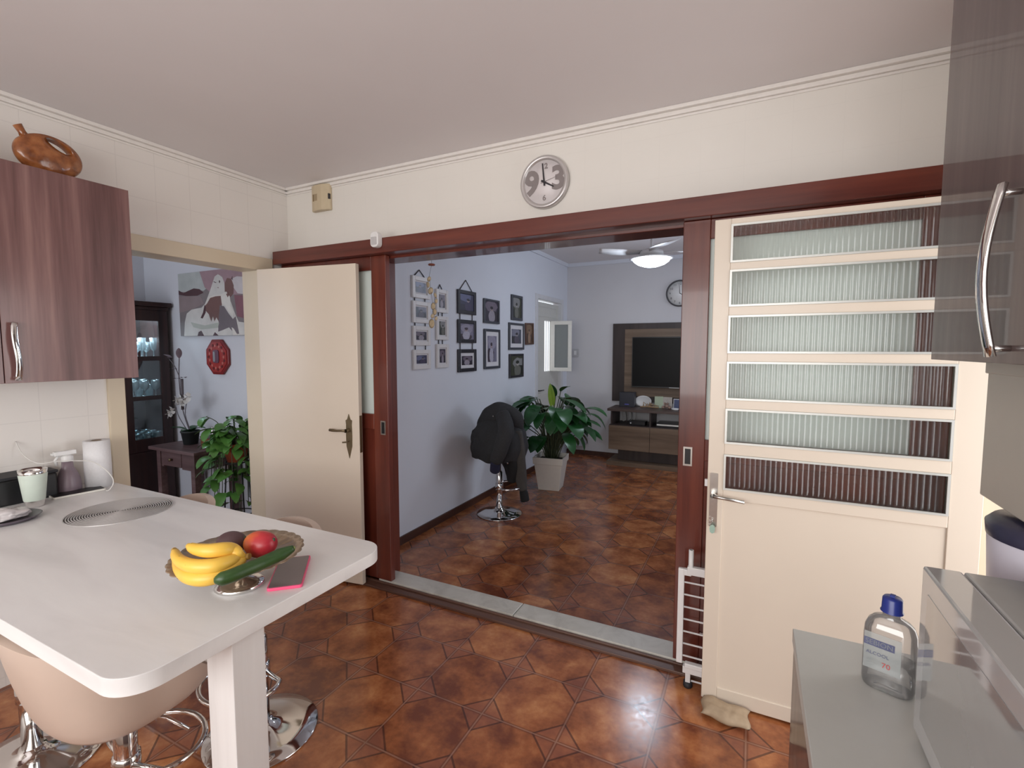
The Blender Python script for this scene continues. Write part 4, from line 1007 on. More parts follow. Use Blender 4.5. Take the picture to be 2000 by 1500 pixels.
# living room entrance door with an open window leaf
Y0d, Y1d, Zd = 5.68, 6.56, 2.20
bm = mb(); bx(bm, WX - .12, WX + .014, Y0d - .05, Y0d + .02, 0, Zd + .05); bx(bm, WX - .12, WX + .014, Y1d - .02, Y1d + .05, 0, Zd + .05); bx(bm, WX - .12, WX + .014, Y0d + .02, Y1d - .02, Zd - .01, Zd + .05)
struct('trim_entrance_frame', bm, plain('white_door_frame', (.62, .62, .64), .4), 'white frame of the living room entrance door', 'door frame', bevel=.004)
d3 = thing('door_3', 'white entrance door with a small window whose leaf stands open', 'door', (WX - .04, 6.1, 0), kind='structure')
wa, wb_ = 6.02, 6.30; za, zb_ = 1.25, 1.93; dm = plain('white_enamel_door', (.58, .57, .53), .4)
bm = mb(); X0_, X1_ = WX - .075, WX - .035
bx(bm, X0_, X1_, Y0d + .02, wa, .01, Zd - .035); bx(bm, X0_, X1_, wb_, Y1d - .02, .01, Zd - .035); bx(bm, X0_, X1_, wa, wb_, .01, za); bx(bm, X0_, X1_, wa, wb_, zb_, Zd - .035); obj('leaf', bm, dm, d3)
for z0, z1 in ((.15, .95), (1.98, 2.12)):
    bm = mb(); 
    for q in ((Y0d + .10, Y0d + .115, z0, z1), (Y1d - .115, Y1d - .10, z0, z1), (Y0d + .115, Y1d - .115, z0, z0 + .015), (Y0d + .115, Y1d - .115, z1 - .015, z1)): bx(bm, X1_, X1_ + .006, *q)
    obj('moulding', bm, dm, d3)
bm = mb(); yh = Y0d + .085; bx(bm, X1_, X1_ + .006, yh - .02, yh + .02, .88, 1.10); h = obj('handle_plate', bm, M['black'], d3)
bm = mb(); tube(bm, [(X1_ + .004, yh, 1.01), (X1_ + .045, yh, 1.01), (X1_ + .047, yh + .13, 1.01)], .008, 8); obj('lever', bm, M['black'], h)
# opened window leaf, hinged at the far edge and swung into the room
wl = 0.285; hy_, hx_ = wb_ - .005, WX - .030; a = math.radians(26)
bm = mb(); fw = .05
bx(bm, 0, wl, -.012, .012, za, za + fw); bx(bm, 0, wl, -.012, .012, zb_ - fw, zb_); bx(bm, 0, fw, -.012, .012, za + fw, zb_ - fw); bx(bm, wl - fw, wl, -.012, .012, za + fw, zb_ - fw)
TL = Matrix.Translation((hx_ + .015, hy_ - .21, 0)) @ Matrix.Rotation(a, 4, 'Z')
TL = Matrix.Translation((hx_ + .02, 6.20, 0)) @ Matrix.Rotation(math.radians(8), 4, 'Z'); xf(bm, TL); lf = obj('window_leaf', bm, plain('white_window_leaf', (.78, .76, .70), .35), d3, bevel=.003)
bm = mb(); bx(bm, fw, wl - fw, -.003, .003, za + fw, zb_ - fw); xf(bm, TL); for_par(bm, d3); o = obj('pane', bm, glassmix('frosted_small_pane', (.7, .75, .75), 1, .04, .2, .6, (.45, .47, .46)), lf, world=False)
bm = mb()
for i in range(3): bx(bm, WX - .075, WX - .063, wa + .06 + i * .075, wa + .068 + i * .075, za, zb_)
obj('grille', bm, M['white_metal'], d3)

# living room stool and the jacket on it
ls = make_stool('chrome bar stool by the living room wall with a dark jacket over it', (-2.105, 3.97, 0), math.radians(-60), .60, None, .10, .04)
for ch in ls.children:
    if ch.name.startswith('seat') and 'plate' not in ch.name: ch.scale = (.86, .86, 1)
def jacket():
    bm = mb(); Pj = lambda px, py, y: tuple(at(px, py, Y=y))
    def loft(pts, r, seg=22, flat=1.0, mi=0, amp=.016):
        n0 = len(bm.verts); s = spline(pts, 4); n = len(s); rad = []
        for i in range(n):
            q = i / (n - 1) * (len(r) - 1); k_ = int(min(q, len(r) - 2)); rad.append(r[k_] + (r[k_ + 1] - r[k_]) * (q - k_))
        tube(bm, s, rad, seg, mi, flat=flat); bm.verts.ensure_lookup_table()
        for v_ in bm.verts[n0:]:
            p = v_.co; q = V((p.x * 13, p.y * 13, p.z * 6)); 
            v_.co = p + V((noise.noise(q), noise.noise(q + V((9, 0, 0))), noise.noise(q + V((0, 9, 0))))) * amp * 1.6 + V((1, 1, .4)) * noise.noise(q * 2.6) * amp * .7 - V((0, 0, .02))
    # whole back of the jacket draped over the seat shell
    loft([Pj(974, 800, 4.0), Pj(974, 815, 4.0), Pj(974, 840, 4.0), Pj(974, 868, 4.0), Pj(974, 890, 4.0)], [.06, .17, .26, .275, .24], 36, 1.0, 0, .02)
    loft([Pj(940, 830, 3.98), Pj(955, 812, 3.93), Pj(975, 803, 3.92), Pj(1000, 812, 3.97), Pj(1012, 836, 4.05)], [.05, .08, .085, .085, .05], 20, 1.15)
    loft([Pj(945, 840, 3.85), Pj(940, 865, 3.82), Pj(945, 892, 3.84)], [.06, .085, .07, .03], 20, .7, 0)
    loft([Pj(996, 850, 3.98), Pj(1000, 880, 3.98), Pj(1002, 910, 4.0), Pj(1000, 938, 4.0)], [.10, .125, .115, .085, .04], 24, .8, 2)
    loft([Pj(928, 832, 3.93), Pj(934, 850, 3.90), Pj(942, 872, 3.90), Pj(946, 890, 3.9)], [.04, .085, .095, .04], 20, .9, 0)
    # near sleeve
    loft([Pj(982, 803, 3.84), Pj(988, 835, 3.72), Pj(979, 868, 3.68), Pj(969, 900, 3.70)], [.060, .074, .068, .054], 18, 1.0, 0, .008)
    loft([Pj(969, 897, 3.70), Pj(966, 919, 3.71)], [.047, .045], 16, 1.0, 1, .003)
    # far sleeve
    loft([Pj(1008, 835, 3.95), Pj(1014, 880, 3.98), Pj(1018, 930, 4.02), Pj(1022, 955, 4.02)], [.05, .060, .056, .044], 18, 1.0, 3, .008)
    loft([Pj(1022, 953, 4.02), Pj(1026, 976, 4.02)], [.042, .042], 16, 1.0, 2, .003)
    t = thing('jacket', 'dark grey jacket with navy cuffs draped over the living room stool', 'jacket', (-2.1, 3.97, .45))
    g_ = plain('charcoal_fabric', (.026, .026, .028), .9, var=.3, scale=60, bump=.3)
    obj('jacket_body', bm, [g_, plain('navy_knit', (.012, .012, .035), .9, var=.3, scale=90), plain('black_fabric', (.010, .010, .011), .9), plain('grey_sleeve_fabric', (.055, .050, .046), .9, var=.2)], t, sub=1)
    bm = mb(); p = at(963, 813, Y=3.80); lathe(bm, [(0, -.002), (.006, -.002), (.006, .002), (0, .002)], 10, p, axis='Y'); obj('snap_button', bm, M['steel'], t)
jacket()

# ------------------------------------------------------------------ plants
def leaf(bm, base, dirv, L, w, droop=.5, mi=0, fold=.25, heart=False, tilt=0):
    """one curved leaf blade with a midrib fold"""
    d = V(dirv).normalized(); side = d.cross(V((0, 0, 1)))
    side = side.normalized() if side.length > .01 else V((1, 0, 0))
    side = (Matrix.Rotation(tilt, 3, d) @ side); up = side.cross(d).normalized()
    n = 7; p = V(base); rows = []; cur = d.copy()
    for i in range(n + 1):
        t = i / n; ww = w * (math.sin(PI * min(1, t * .94 + .05)) ** (.75 if not heart else .55)) * (1 - .35 * t if heart else 1)
        if i in (0,): ww = w * (.10 if not heart else .5)
        if i == n: ww = w * .02
        nrm = side.cross(cur).normalized()
        rows.append((bm.verts.new(p - side * ww + nrm * ww * fold), bm.verts.new(p), bm.verts.new(p + side * ww + nrm * ww * fold)))
        p = p + cur * (L / n); cur = (cur + V((0, 0, -1)) * droop / n * 1.3).normalized()
    for a_, b_ in zip(rows, rows[1:]):
        for k_ in (0, 1):
            f = bm.faces.new((a_[k_], a_[k_ + 1], b_[k_ + 1], b_[k_])); f.smooth = True; f.material_index = mi
def pot_square(c, w0, w1, h, label_root):
    bm = mb(); outer = [(w0, 0), (w1 * .96, h * .80), (w1 * .96, h * .80)]
    def ring(w, z): return [bm.verts.new((c[0] + sx * w, c[1] + sy * w, c[2] + z)) for sx, sy in ((-1, -1), (1, -1), (1, 1), (-1, 1))]
    R_ = [ring(w0, 0), ring(w1 * .93, h * .80), ring(w1, h * .80), ring(w1 * 1.02, h), ring(w1 * .92, h), ring(w1 * .88, h * .82)]
    bm.faces.new(R_[0][::-1])
    for a_, b_ in zip(R_, R_[1:]):
        for i in range(4): bm.faces.new((a_[i], a_[(i + 1) % 4], b_[(i + 1) % 4], b_[i]))
    M_ = Matrix.Translation(c) @ Matrix.Rotation(math.radians(8), 4, 'Z') @ Matrix.Translation(-V(c)); xf(bm, M_)
    obj('pot', bm, plain('white_ceramic_pot', (.66, .62, .56), .5, var=.05), label_root, bevel=.004)
    bm = mb(); w = w1 * .87; bx(bm, c[0] - w, c[0] + w, c[1] - w, c[1] + w, c[2] + h * .82, c[2] + h * .86); xf(bm, M_); obj('soil', bm, M['soil'], label_root)
pc = V((-1.985, 4.98, .0005))
t = thing('potted_plant', 'leafy green houseplant in a square white pot by the living room stool', 'potted plant', pc)
pot_square(pc, .115, .165, .37, t)
rnd = random.Random(5); bm = mb(); sb = mb()
for i in range(64):
    a = rnd.uniform(0, 2 * PI) if i > 20 else i * PI * 2 / 21; r_ = rnd.uniform(.02, .09); z0 = .33; zt = rnd.uniform(.50, 1.02)
    b0 = pc + V((math.cos(a) * r_ * .8, math.sin(a) * r_ * .8, z0)); sp_ = rnd.uniform(.10, .28) * (1.2 - abs(zt - .8))
    tp = pc + V((math.cos(a) * (r_ + sp_), math.sin(a) * (r_ + sp_), zt)); md = (b0 + tp) / 2 + V((-math.cos(a) * .03, -math.sin(a) * .03, .06))
    tube(sb, spline([b0, md, tp], 3), .0055, 5); d = V((math.cos(a), math.sin(a), rnd.uniform(-.1, .45)))
    leaf(bm, tp, d, rnd.uniform(.24, .35), rnd.uniform(.06, .09), rnd.uniform(1.0, 2.0), 0, .2, tilt=rnd.uniform(-.3, .3))
# a few hand-placed leaves matching the outline
for (px, py), (qx, qy), y, w in (((1128, 822), (1172, 828), 4.9, .055), ((1060, 800), (1025, 818), 4.85, .055), ((1100, 780), (1145, 800), 4.9, .065), ((1085, 775), (1078, 752), 4.95, .04), ((1095, 765), (1112, 755), 4.95, .055)):
    a_, b_ = at(px, py, Y=y), at(qx, qy, Y=y - .05); d = b_ - a_; tube(sb, spline([pc + V((0, 0, .34)), pc + V((0, 0, .55)) * 1 + V((0, 0, .05)), a_], 3), .005, 5); leaf(bm, a_, d + V((0, 0, .04)), d.length * 1.08, w, .5, 0)
for px in (1076, 1080): a_ = at(px, 795, Y=4.85); leaf(bm, a_, V((rnd.uniform(-.15, .1), -.1, 1)), .26, .04, .1, 1, .5)
for q_ in (bm, sb):
    for v_ in q_.verts:
        if v_.co.x < -2.33: v_.co.x = max(-2.33 + (v_.co.x + 2.33) * .25, -2.445)
obj('foliage', bm, [M['leaf'], M['leaf_new']], t, fixn=False); obj('stems', sb, M['stem'], t)

# ------------------------------------------------------------------ television wall
FY = YF
tw = thing('television_backdrop', 'dark and oak wood backdrop mounted behind the television', 'wall board', (-.95, FY, .82))
bm = mb(); bx(bm, -1.775, -.06, FY - .03, FY - .001, .82, 1.905); obj('back_board', bm, M['rustic_dark'], tw, bevel=.002)
bm = mb(); bx(bm, -1.60, -.235, FY - .055, FY - .031, .90, 1.825); o = obj('front_board', bm, M['rustic'], tw, bevel=.002); o['label'] = 'lighter oak front board'
t = thing('television', 'black flat television hanging on the oak panel', 'television', (-.92, FY - .09, 1.02))
bm = mb(); bx(bm, -1.49, -.35, FY - .095, FY - .06, 1.028, 1.715, bev=.003); obj('casing', bm, M['black'], t)
bm = mb(); bx(bm, -1.48, -.36, FY - .0965, FY - .0952, 1.045, 1.705); obj('screen', bm, plain('black_screen', (.003, .003, .0035), .35, spec=.15), t)
bm = mb(); bx(bm, -.99, -.86, FY - .0975, FY - .0966, 1.033, 1.038); obj('logo_strip', bm, M['white_metal'], t)
cn = thing('tv_console', 'long rustic oak television console with an open shelf', 'console', (-.92, FY - .24, 0))
ky0, ky1 = 6.34, FY - .0155; kx0, kx1 = -1.72, -.13
bm = mb(); bx(bm, kx0 - .005, kx1, ky0, ky1, .728, .762); o = obj('top', bm, M['rustic_top'], cn, bevel=.002)
bm = mb(); bx(bm, kx0 + .04, kx0 + .06, ky0 + .02, ky1, .545, .728); bx(bm, -1.175, -1.155, ky0 + .02, ky1, .545, .728); bx(bm, kx1 - .06, kx1 - .04, ky0 + .02, ky1, .545, .728); bx(bm, kx0 + .02, kx1 - .02, ky0 + .02, ky1, .525, .545)
obj('open_shelf', bm, M['rustic_dark'], cn)
bm = mb(); bx(bm, kx0 + .02, kx1 - .02, ky0 + .022, ky1, .225, .525); obj('body', bm, M['rustic_dark'], cn)
for a_, b_ in ((kx0 + .018, -1.166), (-1.162, -.69), (-.686, kx1 - .018)):
    bm = mb(); bx(bm, a_, b_, ky0 + .002, ky0 + .021, .215, .535); obj('drawer', bm, M['rustic'], cn, bevel=.002)
bm = mb(); bx(bm, kx0 + .12, kx1 - .1, ky0 + .12, ky1, .06, .225); obj('recess_panel', bm, M['rustic_dark'], cn)
bm = mb(); bx(bm, kx0, kx1, ky0 - .02, ky1, .0, .058); obj('plinth', bm, M['rustic'], cn, bevel=.002)
# things on and in the console
KT = .7625
t = thing('router_box', 'dark upright box with a blue light on the left end of the console', 'box', (-1.53, 6.62, KT))
bm = mb(); bx(bm, -1.625, -1.42, 6.58, 6.70, KT, KT + .20, bev=.006); obj('body', bm, plain('dark_navy_box', (.025, .025, .035), .4), t)
bm = mb(); bx(bm, -1.55, -1.49, 6.578, 6.581, KT + .03, KT + .045); o = obj('indicator', bm, plain('blue_light', (.10, .10, .35), .3), t)
t = thing('oval_plate', 'white oval plate standing on edge behind the driftwood ornament', 'plate', (-1.33, 6.72, KT))
bm = mb(); lathe(bm, [(0, -.004), (.05, -.004), (.058, -.010), (.0585, -.007), (.05, 0), (0, 0)], 32, axis='Y'); xf(bm, Matrix.Translation((-1.33, 6.74, KT + .076)) @ Matrix.Diagonal((1.9, 1, 1.3, 1))); obj('plate', bm, M['white_plastic'], t)
bm = mb()
for i in range(7):
    p = V((-1.30 + i * .025, 6.60 + .01 * math.sin(i * 2), KT + .012)); tube(bm, [p, p + V((.03 * math.sin(i), .0, .045 + .02 * math.cos(i * 1.7))), p + V((.05, .01, .02))], [.010, .007, .004], 7)
tube(bm, spline([(-1.34, 6.6, KT + .01), (-1.24, 6.58, KT + .02), (-1.10, 6.6, KT + .01)], 4), .010, 7)
tag(obj('driftwood_ornament', bm, plain('tan_driftwood', (.30, .19, .10), .7, var=.3)), 'small tan driftwood ornament in front of the white plate', 'ornament')
t = thing('greeting_card', 'open pale green and cream card standing on the console', 'card', (-1.05, 6.66, KT))
bm = mb(); prism(bm, [(-1.165, 6.66), (-1.06, 6.685), (-1.06, 6.688), (-1.165, 6.663)], KT, KT + .155, 'XY'); obj('left_half', bm, plain('pale_green_card', (.42, .48, .34), .6), t)
bm = mb(); prism(bm, [(-1.059, 6.685), (-.94, 6.665), (-.94, 6.668), (-1.059, 6.688)], KT, KT + .15, 'XY'); obj('right_half', bm, plain('cream_card', (.52, .47, .42), .6, var=.3, scale=35), t)
bm = mb()
for i, (x_, z_, r_) in enumerate(((-1.04, .03, .022), (-1.0, .045, .028), (-.96, .03, .024), (-.985, .075, .018), (-1.02, .08, .015))):
    b2 = bmesh.ops.create_icosphere(bm, subdivisions=2, radius=r_, matrix=Matrix.Translation((x_, 6.58, KT + z_ - .005 if z_ > .04 else KT + r_)))
for f in bm.faces: f.smooth = True
tag(obj('figurine', bm, plain('brown_cream_figurine', (.28, .18, .14), .5, var=.6, scale=45)), 'small brown and cream figurine in front of the card', 'figurine')
t = thing('photo_stand', 'small blue picture beside the card at the post edge', 'picture', (-.89, 6.68, KT))
bm = mb(); bx(bm, -.925, -.84, 6.68, 6.69, KT, KT + .13); obj('frame', bm, M['white_plastic'], t); bm = mb(); bx(bm, -.918, -.848, 6.678, 6.6805, KT + .008, KT + .122); obj('print', bm, plain('blue_print', (.05, .07, .16), .4, var=.5, scale=50), t)
bm = mb(); lathe(bm, [(0, 0), (.035, 0), (.05, .022), (.047, .022), (.033, .004), (0, .004)], 24, (-.88, 6.52, KT + .0005)); tag(obj('small_bowl', bm, M['white_plastic']), 'small white bowl on the console next to the post', 'bowl')
SH = .5455
t = thing('set_top_box', 'black set-top box on the open shelf of the console', 'set-top box', (-1.34, 6.5, SH))
bm = mb(); bx(bm, -1.45, -1.24, 6.42, 6.58, SH, SH + .05, bev=.005); obj('body', bm, M['black'], t); bm = mb(); bx(bm, -1.435, -1.42, 6.4185, 6.4205, SH + .02, SH + .033); obj('light', bm, M['white_plastic'], t)
t = thing('disc_player', 'thin silver-fronted player on the right part of the open shelf', 'player', (-.9, 6.5, SH))
bm = mb(); bx(bm, -1.10, -.72, 6.42, 6.70, SH, SH + .045, bev=.003); obj('body', bm, M['black'], t); bm = mb(); bx(bm, -1.09, -.73, 6.417, 6.4195, SH + .018, SH + .036); obj('front_strip', bm, M['alu'], t)
for i, (x_, a_) in enumerate(((-1.63, .05), (-1.57, .05), (-1.50, .03), (-1.232, .0))):
    bm = mb(); tube(bm, spline([(x_, 6.74, .70), (x_ + .02, 6.70, .63), (x_ + a_, 6.64, .56), (x_ + a_ + .04, 6.70, .60), (x_ + a_ + .03, 6.74, .70)], 5), .004, 6)
    tag(obj('loose_cable', bm, M['white_plastic'] if i % 2 == 0 else M['black']), ['white cable at the far left of the console shelf', 'black cable second from the left on the console shelf', 'white cable just left of the set-top box', 'black cable just right of the set-top box'][i], 'cable', 'cables behind the console shelf')
# wall clock, intercom and round cover on far wall
q = at(1328, 573, Y=FY)
t = thing('wall_clock', 'round white clock with dark rim on the living room wall, half hidden', 'clock', (q.x, FY, q.z))
bm = mb(); rr = .175; lathe(bm, [(rr - .018, FY - .001), (rr, FY - .001), (rr, FY - .03), (rr - .009, FY - .036), (rr - .018, FY - .03), (rr - .018, FY - .001)], 48, (q.x, 0, q.z), axis='Y'); obj('rim', bm, plain('dark_clock_rim', (.05, .045, .05), .4), t)
bm = mb(); lathe(bm, [(0, FY - .012), (rr - .016, FY - .012), (rr - .016, FY - .002), (0, FY - .002)], 48, (q.x, 0, q.z), axis='Y')
for h_ in range(1, 13):
    a_ = h_ * PI / 6; text_bm(bm, str(h_), .04, Matrix.Translation((q.x + math.sin(a_) * .125, FY - .0125, q.z + math.cos(a_) * .125)) @ FACE_NY, 1, .0004)
obj('dial', bm, [M['white_plastic'], M['ink']], t)
def hand2(ang, L, w, name):
    bm = mb(); d = V((math.sin(ang), 0, math.cos(ang))); s = V((math.cos(ang), 0, -math.sin(ang))); c0 = V((q.x, 0, q.z)); qq = [c0 - s * w, c0 + s * w, c0 + d * L + s * w * .4, c0 + d * L - s * w * .4]
    prism(bm, [(p.x, p.z) for p in qq], FY - .0165, FY - .015, 'XZ'); obj(name, bm, M['ink'], t)
hand2(math.radians(-4), .11, .004, 'minute_hand'); hand2(math.radians(118), .075, .005, 'hour_hand')
p = at(1124, 689, Y=FY); t = thing('light_switch', 'small white double switch plate between the entrance door and the television', 'switch', (p.x, FY, p.z - .06))
bm = mb(); prism(bm, rrect(p.x - .05, p.x + .05, p.z - .06, p.z + .06, .01, 3), FY - .012, FY - .001, 'XZ'); obj('plate', bm, plain('switch_plate', (.5, .49, .5), .4), t, bevel=.003)
bm = mb(); bx(bm, p.x - .018, p.x + .018, FY - .016, FY - .012, p.z - .03, p.z + .03); obj('rocker', bm, M['white_plastic'], t, bevel=.001)
q0, q1 = at(1105, 868, Y=FY), at(1148, 828, Y=FY)
bm = mb(); prism(bm, rrect(q0.x, q1.x, q0.z, q1.z + .02, .08, 6), FY - .05, FY - .001, 'XZ', smooth_side=True); tag(obj('meter_cover', bm, plain('grey_cover', (.42, .42, .48), .6), bevel=.012), 'rounded grey cover box low on the wall behind the plant', 'cover')

# ------------------------------------------------------------------ ceiling fan with lamp
fx, fy = -.936, 5.0
fan = thing('ceiling_fan', 'white ceiling fan with a lit frosted bowl lamp', 'ceiling fan', (fx, fy, 2.40))
wm = M['white_metal']
bm = mb(); lathe(bm, [(0, LC), (.055, LC), (.055, LC - .02), (.02, LC - .05), (0, LC - .05)], 24, (fx, fy, 0)); lathe(bm, [(.012, LC - .04), (.012, 2.54)], 12, (fx, fy, 0)); obj('rod', bm, wm, fan)
bm = mb(); lathe(bm, [(0, 2.545), (.05, 2.545), (.10, 2.53), (.115, 2.51), (.115, 2.49), (.09, 2.475), (0, 2.475)], 36, (fx, fy, 0)); obj('motor', bm, wm, fan)
bm = mb(); lathe(bm, [(.09, 2.475), (.15, 2.468), (.205, 2.455), (.21, 2.447), (.19, 2.444), (.0, 2.46)], 40, (fx, fy, 0)); obj('lamp_rim', bm, wm, fan)
k = NT('lit_lamp_glass'); k.set(Base_Color=(1, 1, 1, 1), Roughness=.3); k.b.inputs['Emission Color'].default_value = (.82, .92, 1, 1); k.b.inputs['Emission Strength'].default_value = 5
bm = mb(); lathe(bm, [(.185, 2.446), (.17, 2.42), (.13, 2.392), (.07, 2.372), (0, 2.365)], 40, (fx, fy, 0)); o = obj('lamp_bowl', bm, k.m, fan); o['label'] = 'glowing frosted lamp bowl'
for i, ang_ in enumerate((math.radians(200), math.radians(18), math.radians(-70))):
    bm = mb(); n = 12; rows = []
    for j in range(n + 1):
        t_ = j / n; r_ = .10 + t_ * .42; c_ = .30 * t_ * t_ * .35; w = .035 + .05 * math.sin(PI * min(1, t_ * .85)); 
        rows.append(((r_, c_ + w, 2.515 + .012), (r_, c_ - w, 2.515 - .012)))
    vs = [(bm.verts.new(a_), bm.verts.new(b_)) for a_, b_ in rows]
    for a_, b_ in zip(vs, vs[1:]): bm.faces.new((a_[0], a_[1], b_[1], b_[0])).smooth = True
    xf(bm, Matrix.Translation((fx, fy, 0)) @ Matrix.Rotation(ang_, 4, 'Z')); obj('blade', bm, wm, fan, solid=.006)
ll = bpy.data.lights.new('fan_lamp', 'POINT'); ll.energy = 21; ll.color = (.74, .85, 1); ll.shadow_soft_size = .12
lo = bpy.data.objects.new('fan_lamp', ll); lo.location = (fx, fy, 2.30); COL.objects.link(lo)

# ------------------------------------------------------------------ dining room
# glass cabinet
gc = thing('display_cabinet', 'tall dark wooden glass-front cabinet full of glassware in the dining room', 'cabinet', (-4.94, 2.15, 0))
VX = -4.73; VY0, VY1 = 1.80, 2.555; dw = M['dark_wood']
bm = mb()
bx(bm, -5.14, VX - .02, VY0, VY0 + .025, 0, 1.92); bx(bm, -5.14, VX - .02, VY1 - .025, VY1, 0, 1.92); bx(bm, -5.14, -5.125, VY0, VY1, 0, 1.92); bx(bm, -5.14, VX - .02, VY0, VY1, 1.90, 1.92)
bx(bm, -5.12, VX - .02, VY0 + .025, VY1 - .025, 0, .70); obj('carcass', bm, dw, gc)
bm = mb(); bx(bm, -5.14, VX + .03, VY0 - .02, VY1 + .03, 1.925, 1.965); bx(bm, -5.14, VX + .01, VY0 - .005, VY1 + .01, 1.895, 1.925); obj('cornice', bm, dw, gc, bevel=.006)
bm = mb(); bx(bm, -5.124, -5.120, VY0 + .026, VY1 - .026, .70, 1.895); o = obj('mirror_back', bm, M['mirror'], gc); o['label'] = 'mirrored back panel'
bm = mb()
for z in (1.115, 1.455): bx(bm, -5.119, VX - .04, VY0 + .026, VY1 - .026, z, z + .008)
obj('glass_shelves', bm, M['pane'], gc)
for a_, b_ in ((VY0, 2.176), (2.178, VY1)):
    bm = mb(); wst = .075
    bx(bm, VX - .018, VX, a_, a_ + wst, .66, 1.895); bx(bm, VX - .018, VX, b_ - wst, b_, .66, 1.895)
    for z0, z1 in ((.66, .772), (1.108, 1.145), (1.452, 1.492), (1.80, 1.895)): bx(bm, VX - .018, VX, a_ + wst, b_ - wst, z0, z1)
    dr = obj('glass_door', bm, dw, gc, bevel=.002)
    for z0, z1 in ((.772, 1.108), (1.145, 1.452), (1.492, 1.80)):
        bm = mb(); bx(bm, VX - .011, VX - .008, a_ + wst, b_ - wst, z0, z1); for_par(bm, gc); obj('pane', bm, M['pane'], dr, world=False)
    bm = mb(); bx(bm, VX - .018, VX, a_ + .002, b_ - .002, .05, .655); obj('lower_door', bm, dw, gc, bevel=.003)
def glass_mesh(kind):
    bm = mb()
    if kind == 0: lathe(bm, [(0, 0), (.030, 0), (.030, .003), (.005, .008), (.004, .06), (.012, .068), (.033, .09), (.036, .12), (.031, .155), (.029, .155), (.034, .12), (.010, .072), (0, .07)], 14)
    elif kind == 1: lathe(bm, [(0, 0), (.027, 0), (.034, .11), (.032, .11), (.025, .006), (0, .006)], 14)
    else: lathe(bm, [(0, 0), (.028, 0), (.028, .003), (.004, .008), (.004, .075), (.022, .09), (.028, .19), (.026, .19), (.019, .092), (0, .085)], 14)
    return bm
protos = {}
GL = 'glassware on the display cabinet shelves'
names = [('wine_glass', 'wine glass'), ('tumbler_glass', 'glass'), ('champagne_glass', 'champagne glass')]
lvl = {.701: 'bottom shelf', 1.1235: 'middle shelf', 1.4635: 'top shelf'}
rnd = random.Random(3)
for zi, (z, kinds) in enumerate(((.701, (1, 1)), (1.1235, (0, 1)), (1.4635, (2, 0)))):
    for r_ in range(3):
        for c_ in range(8):
            y = 1.90 + c_ * .082; x = -4.82 - r_ * .10
            kd = kinds[r_ % 2]
            if kd not in protos:
                o = obj(names[kd][0], glass_mesh(kd), M['glassware']); protos[kd] = o
            else:
                o = protos[kd].copy(); COL.objects.link(o)
            o.location = (x + rnd.uniform(-.006, .006), y + rnd.uniform(-.004, .004), z)
            tag(o, 'clear %s on the %s of the dining room display cabinet' % (names[kd][1], lvl[z]), names[kd][1], names[kd][0].replace('_', ' ') + ' row on the ' + lvl[z])
cl = area('glassware_fill_light', (-4.93, 2.18, 1.893), (0, 0, 0), .3, .5, 13, (.80, .92, 1.0))  # fill lamp added under the cabinet top to brighten the glassware
# horse painting on canvas
def cv(u, v): # u,v in 0..1 of the canvas, origin bottom left
    return (hX0 + (hX1 - hX0) * u, hZ0 + (hZ1 - hZ0) * v)
hX0, hX1, hZ0, hZ1 = -4.56, -3.665, 1.668, 2.212; PY = 2.598
t = thing('horse_painting', 'canvas painting of white and brown horses under a mauve sky', 'painting', (-4.11, 2.6, hZ0))
bm = mb(); bx(bm, hX0, hX1, PY - .03, PY, hZ0, hZ1, 0)
yy = PY - .03; dd = [0]
def patch(pts, mi):
    dd[0] += 1; o = [cv(*p) for p in pts]; prism(bm, o, yy - .0002 * dd[0] - .0001, yy + .0005, 'XZ', mi)
patch([(0, 1), (0, .72), (.12, .70), (.25, .73), (.40, .70), (.55, .80), (.60, 1)], 1)          # pale sky
patch([(.35, 1), (.42, .75), (.55, .62), (1, .60), (1, 1)], 2)                                     # mauve sky right
patch([(0, .74), (.08, .69), (.16, .72), (.25, .75), (.34, .73), (.40, .67), (.30, .63), (.12, .64), (0, .67)], 3)   # hills
patch([(0, .64), (.35, .62), (.40, .50), (.2, .42), (0, .38)], 4)                                # plain
patch([(.82, .84), (.9, .87), (1, .85), (1, .60), (.9, .62), (.84, .72)], 5)                     # cloud
patch([(.85, .60), (1, .58), (1, .24), (.88, .28)], 6)                                           # dark mauve band
patch([(.06, 0), (.08, .22), (.12, .36), (.2, .42), (.36, .44), (.42, .50), (.52, .74), (.58, .90), (.63, .93), (.69, .88), (.72, .78), (.72, .6), (.80, .50), (.86, .30), (.9, .2), (1, .18), (1, 0)], 7)   # big white horse
patch([(.72, .78), (.76, .86), (.82, .84), (.85, .74), (.84, .62), (.78, .56), (.72, .60)], 8)   # brown head of the second horse
patch([(.82, .84), (.835, .88), (.84, .82)], 3)
patch([(.56, .83), (.60, .81), (.60, .80), (.565, .815)], 3); patch([(.645, .84), (.66, .82), (.65, .79), (.64, .81)], 3); patch([(.61, .73), (.63, .735), (.63, .72)], 8)
patch([(.42, .50), (.47, .60), (.66, .62), (.74, .66), (.79, .58), (.80, .44), (.84, .34), (.82, .27), (.78, .34), (.72, .45), (.64, .50)], 9)      # small white foal body/head
patch([(.45, .50), (.50, .58), (.58, .60), (.66, .60), (.67, .48), (.66, .42), (.63, .40), (.62, .30), (.66, .20), (.62, .20), (.58, .28), (.55, .22), (.53, .30), (.50, .22), (.47, .33), (.43, .38), (.41, .46)], 8)  # brown patches and legs
patch([(.41, .48), (.38, .36), (.34, .28), (.37, .27), (.42, .36), (.43, .44)], 3)
patch([(.64, .46), (.70, .44), (.76, .33), (.82, .24), (.86, .28), (.90, .02), (.84, .02), (.76, .12), (.66, .08), (.60, .06), (.62, .30)], 10)   # grey shadowed legs
